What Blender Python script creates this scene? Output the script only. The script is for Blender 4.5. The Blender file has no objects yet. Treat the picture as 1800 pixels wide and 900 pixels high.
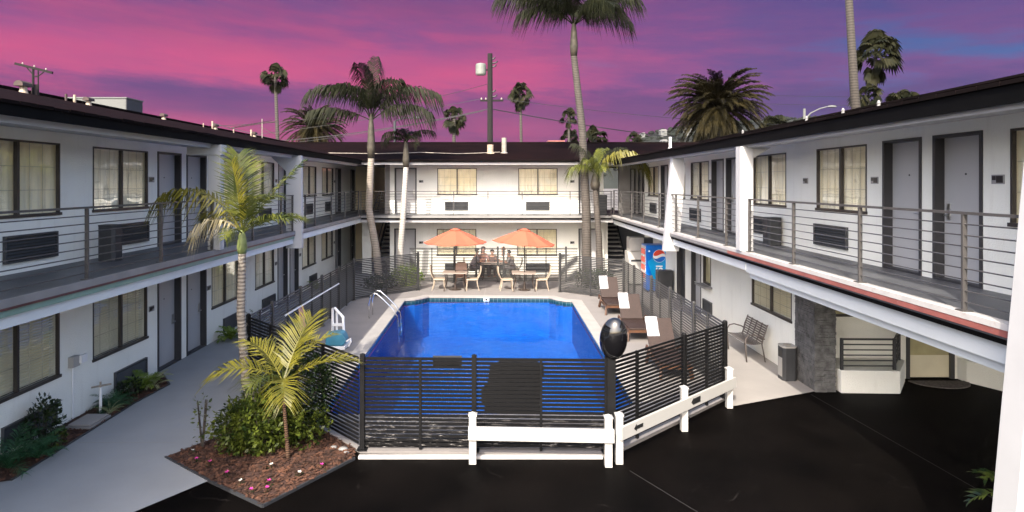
import bpy, math, random
from mathutils import Vector, Matrix
from mathutils.geometry import tessellate_polygon
R = math.radians
sc = bpy.context.scene
C = sc.collection
rnd = random.Random(7)

# ------------------------------------------------------------------ camera
cam = bpy.data.cameras.new('camera'); camo = bpy.data.objects.new('camera', cam); C.objects.link(camo)
camo.location = (0, 0, 4.25); camo.rotation_euler = (R(90), 0, 0)
cam.lens = 22.0; cam.sensor_width = 36; cam.shift_x = 0.0139; cam.shift_y = -0.0711
cam.clip_end = 5000; cam.clip_start = .05
sc.camera = camo
# ------------------------------------------------------------------ sun, sky, exposure
SUN_DIR = Vector((0.42, 1.15, -1.0)).normalized()
sl = bpy.data.lights.new('sun', 'SUN'); sl.energy = 2.0; sl.angle = R(0.5); sl.color = (1.0, .93, .82)
so = bpy.data.objects.new('sun', sl); C.objects.link(so)
so.rotation_euler = SUN_DIR.to_track_quat('-Z', 'Y').to_euler(); so.location = (-20, -40, 40)
sc.view_settings.view_transform = 'Standard'; sc.view_settings.look = 'None'
sc.view_settings.exposure = 1.88; sc.view_settings.gamma = 1
w = bpy.data.worlds.new('World'); sc.world = w; w.use_nodes = True
nt = w.node_tree; nt.nodes.clear()
def N(nt, t, **k):
    n = nt.nodes.new(t)
    for a, b in k.items():
        if a.startswith('i_'): n.inputs[a[2:].replace('_', ' ')].default_value = b
        else: setattr(n, a, b)
    return n
def L(nt, a, b): nt.links.new(a, b)
def mth(nt, op, a, b=None, c=None):
    n = nt.nodes.new('ShaderNodeMath'); n.operation = op
    for i, v in enumerate((a, b, c)):
        if v is None: continue
        if isinstance(v, (int, float)): n.inputs[i].default_value = v
        else: nt.links.new(v, n.inputs[i])
    return n.outputs[0]
def ramp(nt, fac, stops, interp='LINEAR'):
    n = nt.nodes.new('ShaderNodeValToRGB'); cr = n.color_ramp; cr.interpolation = interp
    while len(cr.elements) < len(stops): cr.elements.new(.5)
    for e, (p, c) in zip(cr.elements, stops):
        e.position = p; e.color = (*c, 1) if len(c) == 3 else c
    nt.links.new(fac, n.inputs[0]); return n.outputs[0]
def mixc(nt, f, a, b, mode='MIX'):
    n = nt.nodes.new('ShaderNodeMix'); n.data_type = 'RGBA'; n.blend_type = mode
    for s, v in ((n.inputs[0], f), (n.inputs[6], a), (n.inputs[7], b)):
        if isinstance(v, (int, float)): s.default_value = v
        elif isinstance(v, tuple): s.default_value = (*v, 1)
        else: nt.links.new(v, s)
    return n.outputs[2]
def srgb(r, g, b): return tuple((c / 255 / 12.92 if c / 255 <= .04045 else ((c / 255 + .055) / 1.055) ** 2.4) for c in (r, g, b))

sky = N(nt, 'ShaderNodeTexSky', sky_type='NISHITA', sun_disc=False, air_density=.75, dust_density=4.0, ozone_density=.4, sun_elevation=R(39.2), sun_rotation=R(200))
bg1 = N(nt, 'ShaderNodeBackground'); bg1.inputs[1].default_value = 0.15; L(nt, sky.outputs[0], bg1.inputs[0])
tc = N(nt, 'ShaderNodeTexCoord'); sp = N(nt, 'ShaderNodeSeparateXYZ'); L(nt, tc.outputs['Generated'], sp.inputs[0])
az = mth(nt, 'ARCTAN2', sp.outputs[0], sp.outputs[1])          # 0 straight ahead, + to the right
el = mth(nt, 'ARCSINE', sp.outputs[2])
cv = N(nt, 'ShaderNodeCombineXYZ'); L(nt, mth(nt, 'MULTIPLY', az, 2.2), cv.inputs[0])
L(nt, mth(nt, 'ADD', mth(nt, 'MULTIPLY', el, 13.0), mth(nt, 'MULTIPLY', az, 0.9)), cv.inputs[1])
n1 = N(nt, 'ShaderNodeTexNoise'); n1.inputs['Scale'].default_value = 1.1; n1.inputs['Detail'].default_value = 4; n1.inputs['Roughness'].default_value = .5; n1.inputs['Distortion'].default_value = .25
L(nt, cv.outputs[0], n1.inputs['Vector'])
n2 = N(nt, 'ShaderNodeTexNoise'); n2.inputs['Scale'].default_value = 3.2; n2.inputs['Detail'].default_value = 7; n2.inputs['Roughness'].default_value = .65
L(nt, cv.outputs[0], n2.inputs['Vector'])
nn = mth(nt, 'ADD', mth(nt, 'MULTIPLY', n1.outputs[0], .68), mth(nt, 'MULTIPLY', n2.outputs[0], .32))
pink = ramp(nt, nn, [(.36, srgb(122, 84, 148)), (.45, srgb(160, 88, 152)), (.54, srgb(204, 92, 150)), (.62, srgb(232, 100, 150))])
hot = ramp(nt, nn, [(.38, srgb(122, 72, 134)), (.5, srgb(190, 80, 140)), (.62, srgb(236, 86, 138))])
lowf = ramp(nt, el, [(.06, (1, 1, 1)), (.16, (0, 0, 0))])
left = mixc(nt, lowf, pink, hot)
blue = ramp(nt, nn, [(.36, srgb(70, 90, 158)), (.45, srgb(98, 86, 152)), (.54, srgb(130, 88, 152)), (.64, srgb(84, 116, 180))])
rf = mth(nt, 'ADD', mth(nt, 'MULTIPLY', az, 1.0), mth(nt, 'MULTIPLY', mth(nt, 'SUBTRACT', n1.outputs[0], .5), 1.0))
rfc = ramp(nt, rf, [(.02, (0, 0, 0)), (.52, (1, 1, 1))], 'EASE')
cl = mixc(nt, rfc, left, blue)
tp = ramp(nt, mth(nt, 'ADD', el, mth(nt, 'MULTIPLY', mth(nt, 'SUBTRACT', n1.outputs[0], .5), .25)), [(.19, (0, 0, 0)), (.31, (.8, .8, .8))]); cl = mixc(nt, tp, cl, mixc(nt, rfc, srgb(100, 76, 138), srgb(78, 78, 148)))
band = mth(nt, 'MULTIPLY', ramp(nt, mth(nt, 'ADD', el, mth(nt, 'MULTIPLY', mth(nt, 'SUBTRACT', n2.outputs[0], .5), .06)), [(.085, (0, 0, 0)), (.105, (1, 1, 1)), (.125, (1, 1, 1)), (.15, (0, 0, 0))]), .6)
hb = mth(nt, 'MULTIPLY', ramp(nt, mth(nt, 'ADD', el, mth(nt, 'MULTIPLY', mth(nt, 'SUBTRACT', n2.outputs[0], .5), .05)), [(.135, (0, 0, 0)), (.16, (1, 1, 1)), (.175, (1, 1, 1)), (.21, (0, 0, 0))]), ramp(nt, rf, [(-.0, (.55, .55, .55)), (.15, (0, 0, 0))]))
cl = mixc(nt, hb, cl, srgb(236, 96, 146))
cl = mixc(nt, band, cl, mixc(nt, rfc, srgb(112, 72, 134), srgb(84, 74, 134)))
horizon = mixc(nt, ramp(nt, az, [(.0, (0, 0, 0)), (.4, (1, 1, 1))]), srgb(140, 82, 136), srgb(98, 74, 122))
cl = mixc(nt, ramp(nt, el, [(.045, (.8, .8, .8)), (.12, (0, 0, 0))]), cl, horizon)
bg2 = N(nt, 'ShaderNodeBackground'); bg2.inputs[1].default_value = .232; L(nt, cl, bg2.inputs[0])
fac = ramp(nt, el, [(.30, (0, 0, 0)), (.40, (1, 1, 1))])
fac = mth(nt, 'MAXIMUM', fac, ramp(nt, mth(nt, 'MULTIPLY', mth(nt, 'ABSOLUTE', az), .5), [(.48, (0, 0, 0)), (.62, (1, 1, 1))]))
ms = N(nt, 'ShaderNodeMixShader'); L(nt, fac, ms.inputs[0]); L(nt, bg2.outputs[0], ms.inputs[1]); L(nt, bg1.outputs[0], ms.inputs[2])
wo = N(nt, 'ShaderNodeOutputWorld'); L(nt, ms.outputs[0], wo.inputs[0])

# ------------------------------------------------------------------ materials
def base(name):
    m = bpy.data.materials.new(name); m.use_nodes = True
    nt = m.node_tree; b = nt.nodes['Principled BSDF']; return m, nt, b
def mat(name, col, rough=.6, metal=0, var=.12, scale=3, bump=0, bscale=40, spec=.5, coat=0, stains=None, coord='Object'):
    m, nt, b = base(name)
    b.inputs['Roughness'].default_value = rough; b.inputs['Metallic'].default_value = metal
    b.inputs['Specular IOR Level'].default_value = spec; b.inputs['Coat Weight'].default_value = coat
    t = N(nt, 'ShaderNodeTexCoord')
    n = N(nt, 'ShaderNodeTexNoise'); n.inputs['Scale'].default_value = scale; n.inputs['Detail'].default_value = 6
    L(nt, t.outputs[coord], n.inputs['Vector'])
    lo = tuple(c * (1 - var) for c in col); hi = tuple(min(1, c * (1 + var)) for c in col)
    out = ramp(nt, n.outputs[0], [(.3, lo), (.7, hi)])
    if stains:
        s = N(nt, 'ShaderNodeTexNoise'); s.inputs['Scale'].default_value = stains[1]; s.inputs['Detail'].default_value = 8; s.inputs['Roughness'].default_value = .7
        L(nt, t.outputs[coord], s.inputs['Vector'])
        out = mixc(nt, mth(nt, 'MULTIPLY', ramp(nt, s.outputs[0], [(stains[2], (0, 0, 0)), (stains[2] + .12, (1, 1, 1))]), stains[3]), out, stains[0])
    L(nt, out, b.inputs['Base Color'])
    if bump:
        n3 = N(nt, 'ShaderNodeTexNoise'); n3.inputs['Scale'].default_value = bscale; n3.inputs['Detail'].default_value = 4
        L(nt, t.outputs[coord], n3.inputs['Vector'])
        bp = N(nt, 'ShaderNodeBump'); bp.inputs['Strength'].default_value = bump; bp.inputs['Distance'].default_value = .02
        L(nt, n3.outputs[0], bp.inputs['Height']); L(nt, bp.outputs[0], b.inputs['Normal'])
    return m
M = {}
def stucco(name, col):
    m, nt, b = base(name); b.inputs['Roughness'].default_value = .85
    t = N(nt, 'ShaderNodeTexCoord'); mp = N(nt, 'ShaderNodeMapping'); mp.inputs['Scale'].default_value = (2.2, 2.2, .28); L(nt, t.outputs['Object'], mp.inputs[0])
    n = N(nt, 'ShaderNodeTexNoise'); n.inputs['Scale'].default_value = 2.4; n.inputs['Detail'].default_value = 7; n.inputs['Roughness'].default_value = .65; L(nt, mp.outputs[0], n.inputs['Vector'])
    n2 = N(nt, 'ShaderNodeTexNoise'); n2.inputs['Scale'].default_value = .8; n2.inputs['Detail'].default_value = 5; L(nt, t.outputs['Object'], n2.inputs['Vector'])
    c = mixc(nt, ramp(nt, n.outputs[0], [(.55, (0, 0, 0)), (.75, (.22, .22, .22))]), col, (.52, .48, .42))
    c = mixc(nt, 1.0, c, ramp(nt, n2.outputs[0], [(.3, (.93, .93, .93)), (.7, (1.03, 1.03, 1.03))]), 'MULTIPLY'); L(nt, c, b.inputs['Base Color'])
    n3 = N(nt, 'ShaderNodeTexNoise'); n3.inputs['Scale'].default_value = 45; n3.inputs['Detail'].default_value = 5; L(nt, t.outputs['Object'], n3.inputs['Vector'])
    bp = N(nt, 'ShaderNodeBump'); bp.inputs['Strength'].default_value = .5; bp.inputs['Distance'].default_value = .02; L(nt, n3.outputs[0], bp.inputs['Height']); L(nt, bp.outputs[0], b.inputs['Normal']); return m
M['stucco'] = stucco('white_stucco', (.85, .85, .785))
M['trim'] = mat('white_trim_paint', (.43, .43, .43), .5, var=.04, scale=2, stains=((.5, .46, .42), 2.5, .62, .3))
M['beige'] = mat('beige_stucco', (.85, .74, .52), .85, var=.03, bump=.3, bscale=60)  # lightness raised in place of lamp glow on the breezeway end wall
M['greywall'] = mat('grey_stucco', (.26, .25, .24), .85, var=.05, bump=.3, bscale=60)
M['deck'] = mat('grey_deck_coating', (.085, .088, .095), .5, var=.15, scale=2, bump=.15, bscale=80, stains=((.14, .14, .14), 1.2, .55, .4))
M['deck_edge'] = mat('grey_deck_edge', (.20, .195, .19), .6, var=.12, scale=3)
M['green_strip'] = mat('mint_drip_edge', (.17, .27, .22), .5, var=.1)
M['curb_white'] = mat('worn_white_curb', (.46, .44, .42), .6, var=.1, scale=4, stains=((.35, .25, .2), 5, .6, .6))
M['red_strip'] = mat('red_drip_edge', (.26, .085, .07), .45, var=.2, scale=3, stains=((.5, .4, .38), 4, .62, .6))
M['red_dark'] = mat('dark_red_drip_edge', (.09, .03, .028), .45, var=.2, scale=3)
M['dark_fascia'] = mat('dark_fascia_paint', (.003, .003, .003), .7, var=.2, spec=.06)
M['beam_blue'] = mat('pale_blue_beam_paint', (.60, .635, .64), .5, var=.04, scale=2)
M['frame'] = mat('bronze_window_frame', (.055, .048, .044), .4, metal=.3, var=.1)
M['doorframe'] = mat('charcoal_door_frame', (.035, .035, .038), .5, var=.1)
M['door'] = mat('pale_grey_door_paint', (.42, .42, .425), .45, var=.03, scale=1.5)
M['steel'] = mat('brushed_steel', (.6, .6, .58), .28, metal=1, var=.05)
M['black'] = mat('black_plastic', (.015, .015, .016), .35, var=.2)
M['plate'] = mat('grey_number_plate', (.3, .3, .3), .4, var=.1)
M['muntin'] = mat('cream_muntin', (.62, .57, .42), .5, var=.05)
M['ac'] = mat('charcoal_grille', (.045, .048, .052), .45, var=.15)
M['rail'] = mat('brown_grey_railing_paint', (.07, .066, .064), .4, metal=.2, var=.12, scale=5)
M['interior'] = mat('dim_room_backing', (.12, .11, .1), .9)  # dark plate closing off the rooms, their dimness put into its colour
M['body'] = mat('outer_wall_stucco', (.5, .48, .45), .9)
M['blind'] = mat('cream_blind', (.92, .88, .70), .5, var=.03)
M['fence'] = mat('light_catching_fence_paint', (.04, .04, .04), .4, var=.25, scale=4, spec=.4)  # side and back slats: caught light put into a lighter fence colour
M['fence_dark'] = mat('black_fence_paint', (.007, .007, .0075), .5, var=.25, scale=4, spec=.15)
def fence_front():
    m, nt, b = base('worn_charcoal_fence_paint')
    t = N(nt, 'ShaderNodeTexCoord'); mp = N(nt, 'ShaderNodeMapping'); mp.inputs['Scale'].default_value = (3, 3, 22); L(nt, t.outputs['Object'], mp.inputs[0])
    n = N(nt, 'ShaderNodeTexNoise'); n.inputs['Scale'].default_value = 1.6; n.inputs['Detail'].default_value = 9; n.inputs['Roughness'].default_value = .75; L(nt, mp.outputs[0], n.inputs['Vector'])
    s = N(nt, 'ShaderNodeSeparateXYZ'); L(nt, t.outputs['Object'], s.inputs[0])
    low = ramp(nt, s.outputs[2], [(.18, (1, 1, 1)), (.62, (0, 0, 0))])     # scuffs sit on the lowest boards
    f = mth(nt, 'MULTIPLY', ramp(nt, n.outputs[0], [(.56, (0, 0, 0)), (.66, (1, 1, 1))]), low)
    L(nt, mixc(nt, f, (.006, .006, .0065), (.34, .32, .30)), b.inputs['Base Color']); b.inputs['Roughness'].default_value = .5; b.inputs['Specular IOR Level'].default_value = .12
    return m
M['fence_front'] = fence_front()
M['concrete'] = mat('pool_deck_concrete', (.205, .19, .18), .8, var=.08, scale=1.5, bump=.2, bscale=90, stains=((.19, .18, .17), 1.1, .58, .5))
M['coping'] = mat('pale_pool_coping', (.31, .29, .27), .75, var=.08, scale=3, bump=.2, bscale=70)
M['path'] = mat('blue_grey_path_coating', (.25, .262, .272), .75, var=.06, scale=1.3, bump=.25, bscale=110, stains=((.24, .26, .29), 1.5, .55, .5))
M['walk'] = mat('pale_concrete_walk', (.28, .262, .245), .8, var=.06, scale=1.2, bump=.2, bscale=90, stains=((.27, .255, .24), .9, .56, .5))
def asphalt():
    m, nt, b = base('black_sealed_asphalt')
    t = N(nt, 'ShaderNodeTexCoord')
    n = N(nt, 'ShaderNodeTexNoise'); n.inputs['Scale'].default_value = .9; n.inputs['Detail'].default_value = 8; L(nt, t.outputs['Object'], n.inputs['Vector'])
    c = ramp(nt, n.outputs[0], [(.3, (.0012, .001, .0009)), (.7, (.004, .0031, .0027))])
    nd = N(nt, 'ShaderNodeTexNoise'); nd.inputs['Scale'].default_value = 1.3; nd.inputs['Detail'].default_value = 5; L(nt, t.outputs['Object'], nd.inputs['Vector'])
    vm = N(nt, 'ShaderNodeVectorMath', operation='MULTIPLY_ADD'); L(nt, nd.outputs['Color'], vm.inputs[0]); vm.inputs[1].default_value = (1.2, 1.2, 0); L(nt, t.outputs['Object'], vm.inputs[2])
    v = N(nt, 'ShaderNodeTexVoronoi', feature='DISTANCE_TO_EDGE'); v.inputs['Scale'].default_value = .55; L(nt, vm.outputs[0], v.inputs['Vector'])
    ck = ramp(nt, v.outputs['Distance'], [(.002, (1, 1, 1)), (.006, (0, 0, 0))])
    n4 = N(nt, 'ShaderNodeTexNoise'); n4.inputs['Scale'].default_value = 1.7; n4.inputs['Detail'].default_value = 3; L(nt, t.outputs['Object'], n4.inputs['Vector'])
    ck = mth(nt, 'MULTIPLY', ck, ramp(nt, n4.outputs[0], [(.56, (0, 0, 0)), (.66, (.4, .4, .4))]))
    c = mixc(nt, ck, c, (.035, .03, .028)); L(nt, c, b.inputs['Base Color'])
    b.inputs['Roughness'].default_value = .62; b.inputs['Specular IOR Level'].default_value = .03
    n3 = N(nt, 'ShaderNodeTexNoise'); n3.inputs['Scale'].default_value = 120; L(nt, t.outputs['Object'], n3.inputs['Vector'])
    bp = N(nt, 'ShaderNodeBump'); bp.inputs['Strength'].default_value = .4; bp.inputs['Distance'].default_value = .01; L(nt, n3.outputs[0], bp.inputs['Height']); L(nt, bp.outputs[0], b.inputs['Normal'])
    return m
M['asphalt'] = asphalt()
M['ground'] = mat('town_ground', (.12, .11, .1), .95, scale=.05, var=.3)
def shingle(name, c1, c2):
    m, nt, b = base(name)
    t = N(nt, 'ShaderNodeTexCoord')
    br = N(nt, 'ShaderNodeTexBrick'); br.inputs['Scale'].default_value = 3.2; br.inputs['Color1'].default_value = (*c1, 1); br.inputs['Color2'].default_value = (*c2, 1); br.inputs['Mortar'].default_value = (.008, .006, .006, 1)
    br.inputs['Mortar Size'].default_value = .012; br.inputs['Brick Width'].default_value = 1.0; br.inputs['Row Height'].default_value = .45; br.inputs['Bias'].default_value = 0
    L(nt, t.outputs['UV'], br.inputs['Vector'])
    n = N(nt, 'ShaderNodeTexNoise'); n.inputs['Scale'].default_value = 1.0; n.inputs['Detail'].default_value = 8; L(nt, t.outputs['Object'], n.inputs['Vector'])
    c = mixc(nt, 1.0, br.outputs[0], ramp(nt, n.outputs[0], [(.3, (.6, .6, .6)), (.7, (1.3, 1.2, 1.2))]), 'MULTIPLY')
    L(nt, c, b.inputs['Base Color']); b.inputs['Roughness'].default_value = .95; b.inputs['Specular IOR Level'].default_value = .03
    bp = N(nt, 'ShaderNodeBump'); bp.inputs['Strength'].default_value = .6; bp.inputs['Distance'].default_value = .02; L(nt, br.outputs['Fac'], bp.inputs['Height']); bp.invert = True; L(nt, bp.outputs[0], b.inputs['Normal'])
    return m
M['shingle'] = shingle('dark_red_shingles', (.008, .0028, .0023), (.0045, .0018, .0016))
def glass():
    m = bpy.data.materials.new('window_glass'); m.use_nodes = True; nt = m.node_tree; nt.nodes.clear()
    tr = N(nt, 'ShaderNodeBsdfTransparent'); tr.inputs[0].default_value = (1, 1, .98, 1)
    gl = N(nt, 'ShaderNodeBsdfGlossy'); gl.inputs['Roughness'].default_value = .015; gl.inputs[0].default_value = (1, 1, 1, 1)
    ge = N(nt, 'ShaderNodeNewGeometry'); dt = N(nt, 'ShaderNodeVectorMath', operation='DOT_PRODUCT'); L(nt, ge.outputs['Incoming'], dt.inputs[0]); L(nt, ge.outputs['Normal'], dt.inputs[1]); fr_ = mth(nt, 'ADD', mth(nt, 'MULTIPLY', mth(nt, 'POWER', mth(nt, 'SUBTRACT', 1.0, mth(nt, 'ABSOLUTE', dt.outputs['Value'])), 4.0), .8), .12)
    t = N(nt, 'ShaderNodeTexCoord'); n = N(nt, 'ShaderNodeTexNoise'); n.inputs['Scale'].default_value = 1.1; L(nt, t.outputs['Object'], n.inputs['Vector'])
    bp = N(nt, 'ShaderNodeBump'); bp.inputs['Strength'].default_value = .12; bp.inputs['Distance'].default_value = .05; L(nt, n.outputs[0], bp.inputs['Height']); L(nt, bp.outputs[0], gl.inputs['Normal'])
    mx = N(nt, 'ShaderNodeMixShader'); L(nt, fr_, mx.inputs[0]); L(nt, tr.outputs[0], mx.inputs[1]); L(nt, gl.outputs[0], mx.inputs[2])
    o = N(nt, 'ShaderNodeOutputMaterial'); L(nt, mx.outputs[0], o.inputs[0]); return m
M['glass'] = glass()
def curtain():
    m, nt, b = base('cream_curtain')
    t = N(nt, 'ShaderNodeTexCoord'); n = N(nt, 'ShaderNodeTexNoise'); n.inputs['Scale'].default_value = .6; L(nt, t.outputs['Object'], n.inputs['Vector'])
    L(nt, ramp(nt, n.outputs[0], [(.35, (.87, .78, .53)), (.65, (.93, .88, .72))]), b.inputs['Base Color']); b.inputs['Roughness'].default_value = .9
    return m
M['curtain'] = curtain()
def water():
    m = bpy.data.materials.new('pool_water'); m.use_nodes = True; nt = m.node_tree; nt.nodes.clear()
    tr = N(nt, 'ShaderNodeBsdfTransparent'); tr.inputs[0].default_value = (.55, .80, 1, 1)
    gl = N(nt, 'ShaderNodeBsdfGlossy'); gl.inputs['Roughness'].default_value = .02
    ge = N(nt, 'ShaderNodeNewGeometry'); dt = N(nt, 'ShaderNodeVectorMath', operation='DOT_PRODUCT'); L(nt, ge.outputs['Incoming'], dt.inputs[0]); fr_ = mth(nt, 'ADD', mth(nt, 'MULTIPLY', mth(nt, 'POWER', mth(nt, 'SUBTRACT', 1.0, mth(nt, 'ABSOLUTE', dt.outputs['Value'])), 5.0), .35), .025)
    t = N(nt, 'ShaderNodeTexCoord'); n = N(nt, 'ShaderNodeTexNoise'); n.inputs['Scale'].default_value = 4.5; n.inputs['Detail'].default_value = 5; n.inputs['Distortion'].default_value = .6; L(nt, t.outputs['Object'], n.inputs['Vector'])
    n2 = N(nt, 'ShaderNodeTexNoise'); n2.inputs['Scale'].default_value = .45; L(nt, t.outputs['Object'], n2.inputs['Vector'])
    h = mth(nt, 'MULTIPLY', n.outputs[0], ramp(nt, n2.outputs[0], [(.42, (.1, .1, .1)), (.6, (1, 1, 1))]))
    bp = N(nt, 'ShaderNodeBump'); bp.inputs['Strength'].default_value = .6; bp.inputs['Distance'].default_value = .07; L(nt, h, bp.inputs['Height']); L(nt, bp.outputs[0], gl.inputs['Normal']); L(nt, bp.outputs[0], dt.inputs[1])
    mx = N(nt, 'ShaderNodeMixShader'); L(nt, fr_, mx.inputs[0]); L(nt, tr.outputs[0], mx.inputs[1]); L(nt, gl.outputs[0], mx.inputs[2])
    o = N(nt, 'ShaderNodeOutputMaterial'); L(nt, mx.outputs[0], o.inputs[0]); return m
M['water'] = water()
def plaster():
    m, nt, b = base('blue_plaster_painted_caustics')
    t = N(nt, 'ShaderNodeTexCoord')
    nd = N(nt, 'ShaderNodeTexNoise'); nd.inputs['Scale'].default_value = 1.6; nd.inputs['Detail'].default_value = 3; L(nt, t.outputs['Object'], nd.inputs['Vector'])
    vm = N(nt, 'ShaderNodeVectorMath', operation='MULTIPLY_ADD'); L(nt, nd.outputs['Color'], vm.inputs[0]); vm.inputs[1].default_value = (.7, .7, 0); L(nt, t.outputs['Object'], vm.inputs[2])
    v = N(nt, 'ShaderNodeTexVoronoi', feature='SMOOTH_F1'); v.inputs['Scale'].default_value = 3.2; L(nt, vm.outputs[0], v.inputs['Vector'])  # warped cells: water caustics painted into the plaster colour
    s = ramp(nt, v.outputs['Distance'], [(.2, (0, 0, 0)), (.8, (1, 1, 1))])
    L(nt, mixc(nt, s, (.001, .095, .31), (.0015, .12, .36)), b.inputs['Base Color']); b.inputs['Roughness'].default_value = .8; b.inputs['Specular IOR Level'].default_value = .1
    return m
M['plaster'] = plaster()
def tiles():
    m, nt, b = base('teal_waterline_tiles')
    t = N(nt, 'ShaderNodeTexCoord'); ck = N(nt, 'ShaderNodeTexBrick'); ck.offset = 0; ck.inputs['Scale'].default_value = 6.5
    ck.inputs['Brick Width'].default_value = 1.0; ck.inputs['Row Height'].default_value = 1.0; ck.inputs['Mortar Size'].default_value = .05
    ck.inputs['Color1'].default_value = (.006, .035, .05, 1); ck.inputs['Color2'].default_value = (.01, .055, .07, 1); ck.inputs['Mortar'].default_value = (.10, .14, .15, 1)
    L(nt, t.outputs['UV'], ck.inputs['Vector']); L(nt, ck.outputs[0], b.inputs['Base Color']); b.inputs['Roughness'].default_value = .2
    return m
M['tiles'] = tiles()
def leafm(name, c1, c2, trans=.25, rough=.45, scale=4, spec=.35):
    m = bpy.data.materials.new(name); m.use_nodes = True; nt = m.node_tree; b = nt.nodes['Principled BSDF']; o = nt.nodes['Material Output']
    t = N(nt, 'ShaderNodeTexCoord'); n = N(nt, 'ShaderNodeTexNoise'); n.inputs['Scale'].default_value = scale; n.inputs['Detail'].default_value = 4; L(nt, t.outputs['Object'], n.inputs['Vector'])
    c = ramp(nt, n.outputs[0], [(.35, c1), (.65, c2)]); L(nt, c, b.inputs['Base Color']); b.inputs['Roughness'].default_value = rough; b.inputs['Specular IOR Level'].default_value = spec
    tl = N(nt, 'ShaderNodeBsdfTranslucent'); L(nt, c, tl.inputs[0])
    mx = N(nt, 'ShaderNodeMixShader'); mx.inputs[0].default_value = trans; L(nt, b.outputs[0], mx.inputs[1]); L(nt, tl.outputs[0], mx.inputs[2]); L(nt, mx.outputs[0], o.inputs[0]); return m
M['leaf_yellow'] = leafm('yellow_green_palm_leaf', (.09, .088, .009), (.19, .17, .02), .3)
M['leaf_mid'] = leafm('green_palm_leaf', (.035, .05, .008), (.14, .15, .024), .3, scale=2)
M['leaf_dry'] = leafm('dry_palm_leaf', (.26, .21, .08), (.48, .42, .27), .2)
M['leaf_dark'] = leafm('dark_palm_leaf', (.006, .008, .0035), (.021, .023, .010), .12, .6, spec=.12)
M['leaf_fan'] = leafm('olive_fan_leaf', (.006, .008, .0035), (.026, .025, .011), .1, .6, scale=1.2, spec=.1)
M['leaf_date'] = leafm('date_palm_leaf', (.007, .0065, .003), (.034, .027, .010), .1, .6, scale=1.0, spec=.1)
M['leaf_bush'] = leafm('glossy_bush_leaf', (.012, .026, .007), (.10, .125, .018), .15, .35, 6)
M['leaf_bush_dark'] = leafm('dark_shrub_leaf', (.006, .014, .005), (.032, .055, .015), .2, .4, 5)
M['leaf_fern'] = leafm('fern_leaf', (.012, .05, .02), (.04, .12, .05), .2)
M['leaf_lime'] = leafm('lime_leaf', (.10, .17, .02), (.22, .30, .04), .3)
M['leaf_grass'] = leafm('pale_grass_blade', (.18, .22, .09), (.42, .42, .25), .2)
M['flower'] = leafm('pink_petal', (.5, .03, .25), (.7, .1, .4), .2)
M['flower_w'] = leafm('white_petal', (.7, .66, .6), (.8, .78, .74), .2)
def bark(name, c1, c2, ring=14, bump=.6):
    m, nt, b = base(name)
    t = N(nt, 'ShaderNodeTexCoord'); wv = N(nt, 'ShaderNodeTexWave', wave_type='BANDS', bands_direction='Z'); wv.inputs['Scale'].default_value = ring / 6.28 * 2; wv.inputs['Distortion'].default_value = 2.2; wv.inputs['Detail'].default_value = 3
    L(nt, t.outputs['Object'], wv.inputs['Vector'])
    n = N(nt, 'ShaderNodeTexNoise'); n.inputs['Scale'].default_value = 5; n.inputs['Detail'].default_value = 6; L(nt, t.outputs['Object'], n.inputs['Vector'])
    f = mth(nt, 'ADD', mth(nt, 'MULTIPLY', wv.outputs[0], .45), mth(nt, 'MULTIPLY', n.outputs[0], .55))
    L(nt, ramp(nt, f, [(.3, c1), (.65, c2)]), b.inputs['Base Color']); b.inputs['Roughness'].default_value = .85
    bp = N(nt, 'ShaderNodeBump'); bp.inputs['Strength'].default_value = bump; bp.inputs['Distance'].default_value = .03; L(nt, f, bp.inputs['Height']); L(nt, bp.outputs[0], b.inputs['Normal']); return m
M['bark_pale'] = bark('pale_ringed_bark', (.15, .125, .10), (.33, .29, .24))
M['bark_white'] = bark('whitewashed_ringed_bark', (.27, .25, .22), (.46, .44, .40))
M['bark_grey'] = bark('grey_ringed_bark', (.03, .025, .021), (.085, .073, .062))
M['bark_far'] = bark('dark_palm_bark', (.02, .016, .013), (.05, .042, .034), 5)
M['bark_red'] = bark('reddish_stem_bark', (.035, .018, .009), (.10, .05, .025), 30)
M['shaft'] = mat('brown_crownshaft', (.045, .038, .026), .7, var=.5, scale=6)
M['shaft_green'] = mat('green_crownshaft', (.20, .24, .08), .5, var=.35, scale=4)
M['mulch'] = mat('red_bark_mulch', (.06, .026, .017), .95, var=.6, scale=25, bump=1, bscale=60)
M['chip'] = mat('mulch_chips', (.07, .029, .015), .9, var=.8, scale=9)
M['stone'] = mat('dark_ledge_stone', (.11, .11, .11), .55, var=.55, scale=7, bump=.7, bscale=30)
M['orange'] = mat('coral_canvas', (.50, .095, .05), .85, var=.05, scale=2)
M['resin'] = mat('beige_resin_wicker', (.38, .31, .235), .6, var=.1, scale=30)
M['resin_pink'] = mat('tan_resin_wicker', (.42, .28, .21), .6, var=.1, scale=30)
M['table'] = mat('taupe_table_top', (.30, .24, .20), .4, var=.15, scale=8)
M['bronze'] = mat('dark_bronze_metal', (.06, .045, .038), .4, metal=.4, var=.1)
M['wicker'] = mat('dark_brown_wicker', (.028, .014, .010), .55, var=.3, scale=40, bump=.6, bscale=120)
M['wood'] = mat('orange_brown_wood', (.07, .030, .014), .5, var=.35, scale=12)
M['towel'] = mat('white_towel', (.42, .42, .44), .95, var=.02, bump=.5, bscale=150)
M['gloss_black'] = mat('glossy_black_plastic', (.004, .004, .005), .06, var=.0, coat=1)
M['vinyl'] = mat('white_vinyl', (.39, .385, .37), .4, var=.03, scale=3, stains=((.5, .46, .4), 7, .63, .35))
M['chrome'] = mat('polished_steel', (.8, .8, .78), .12, metal=1, var=.02)
M['lift_blue'] = mat('faded_blue_plastic', (.05, .22, .32), .5, var=.2, scale=5)
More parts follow.
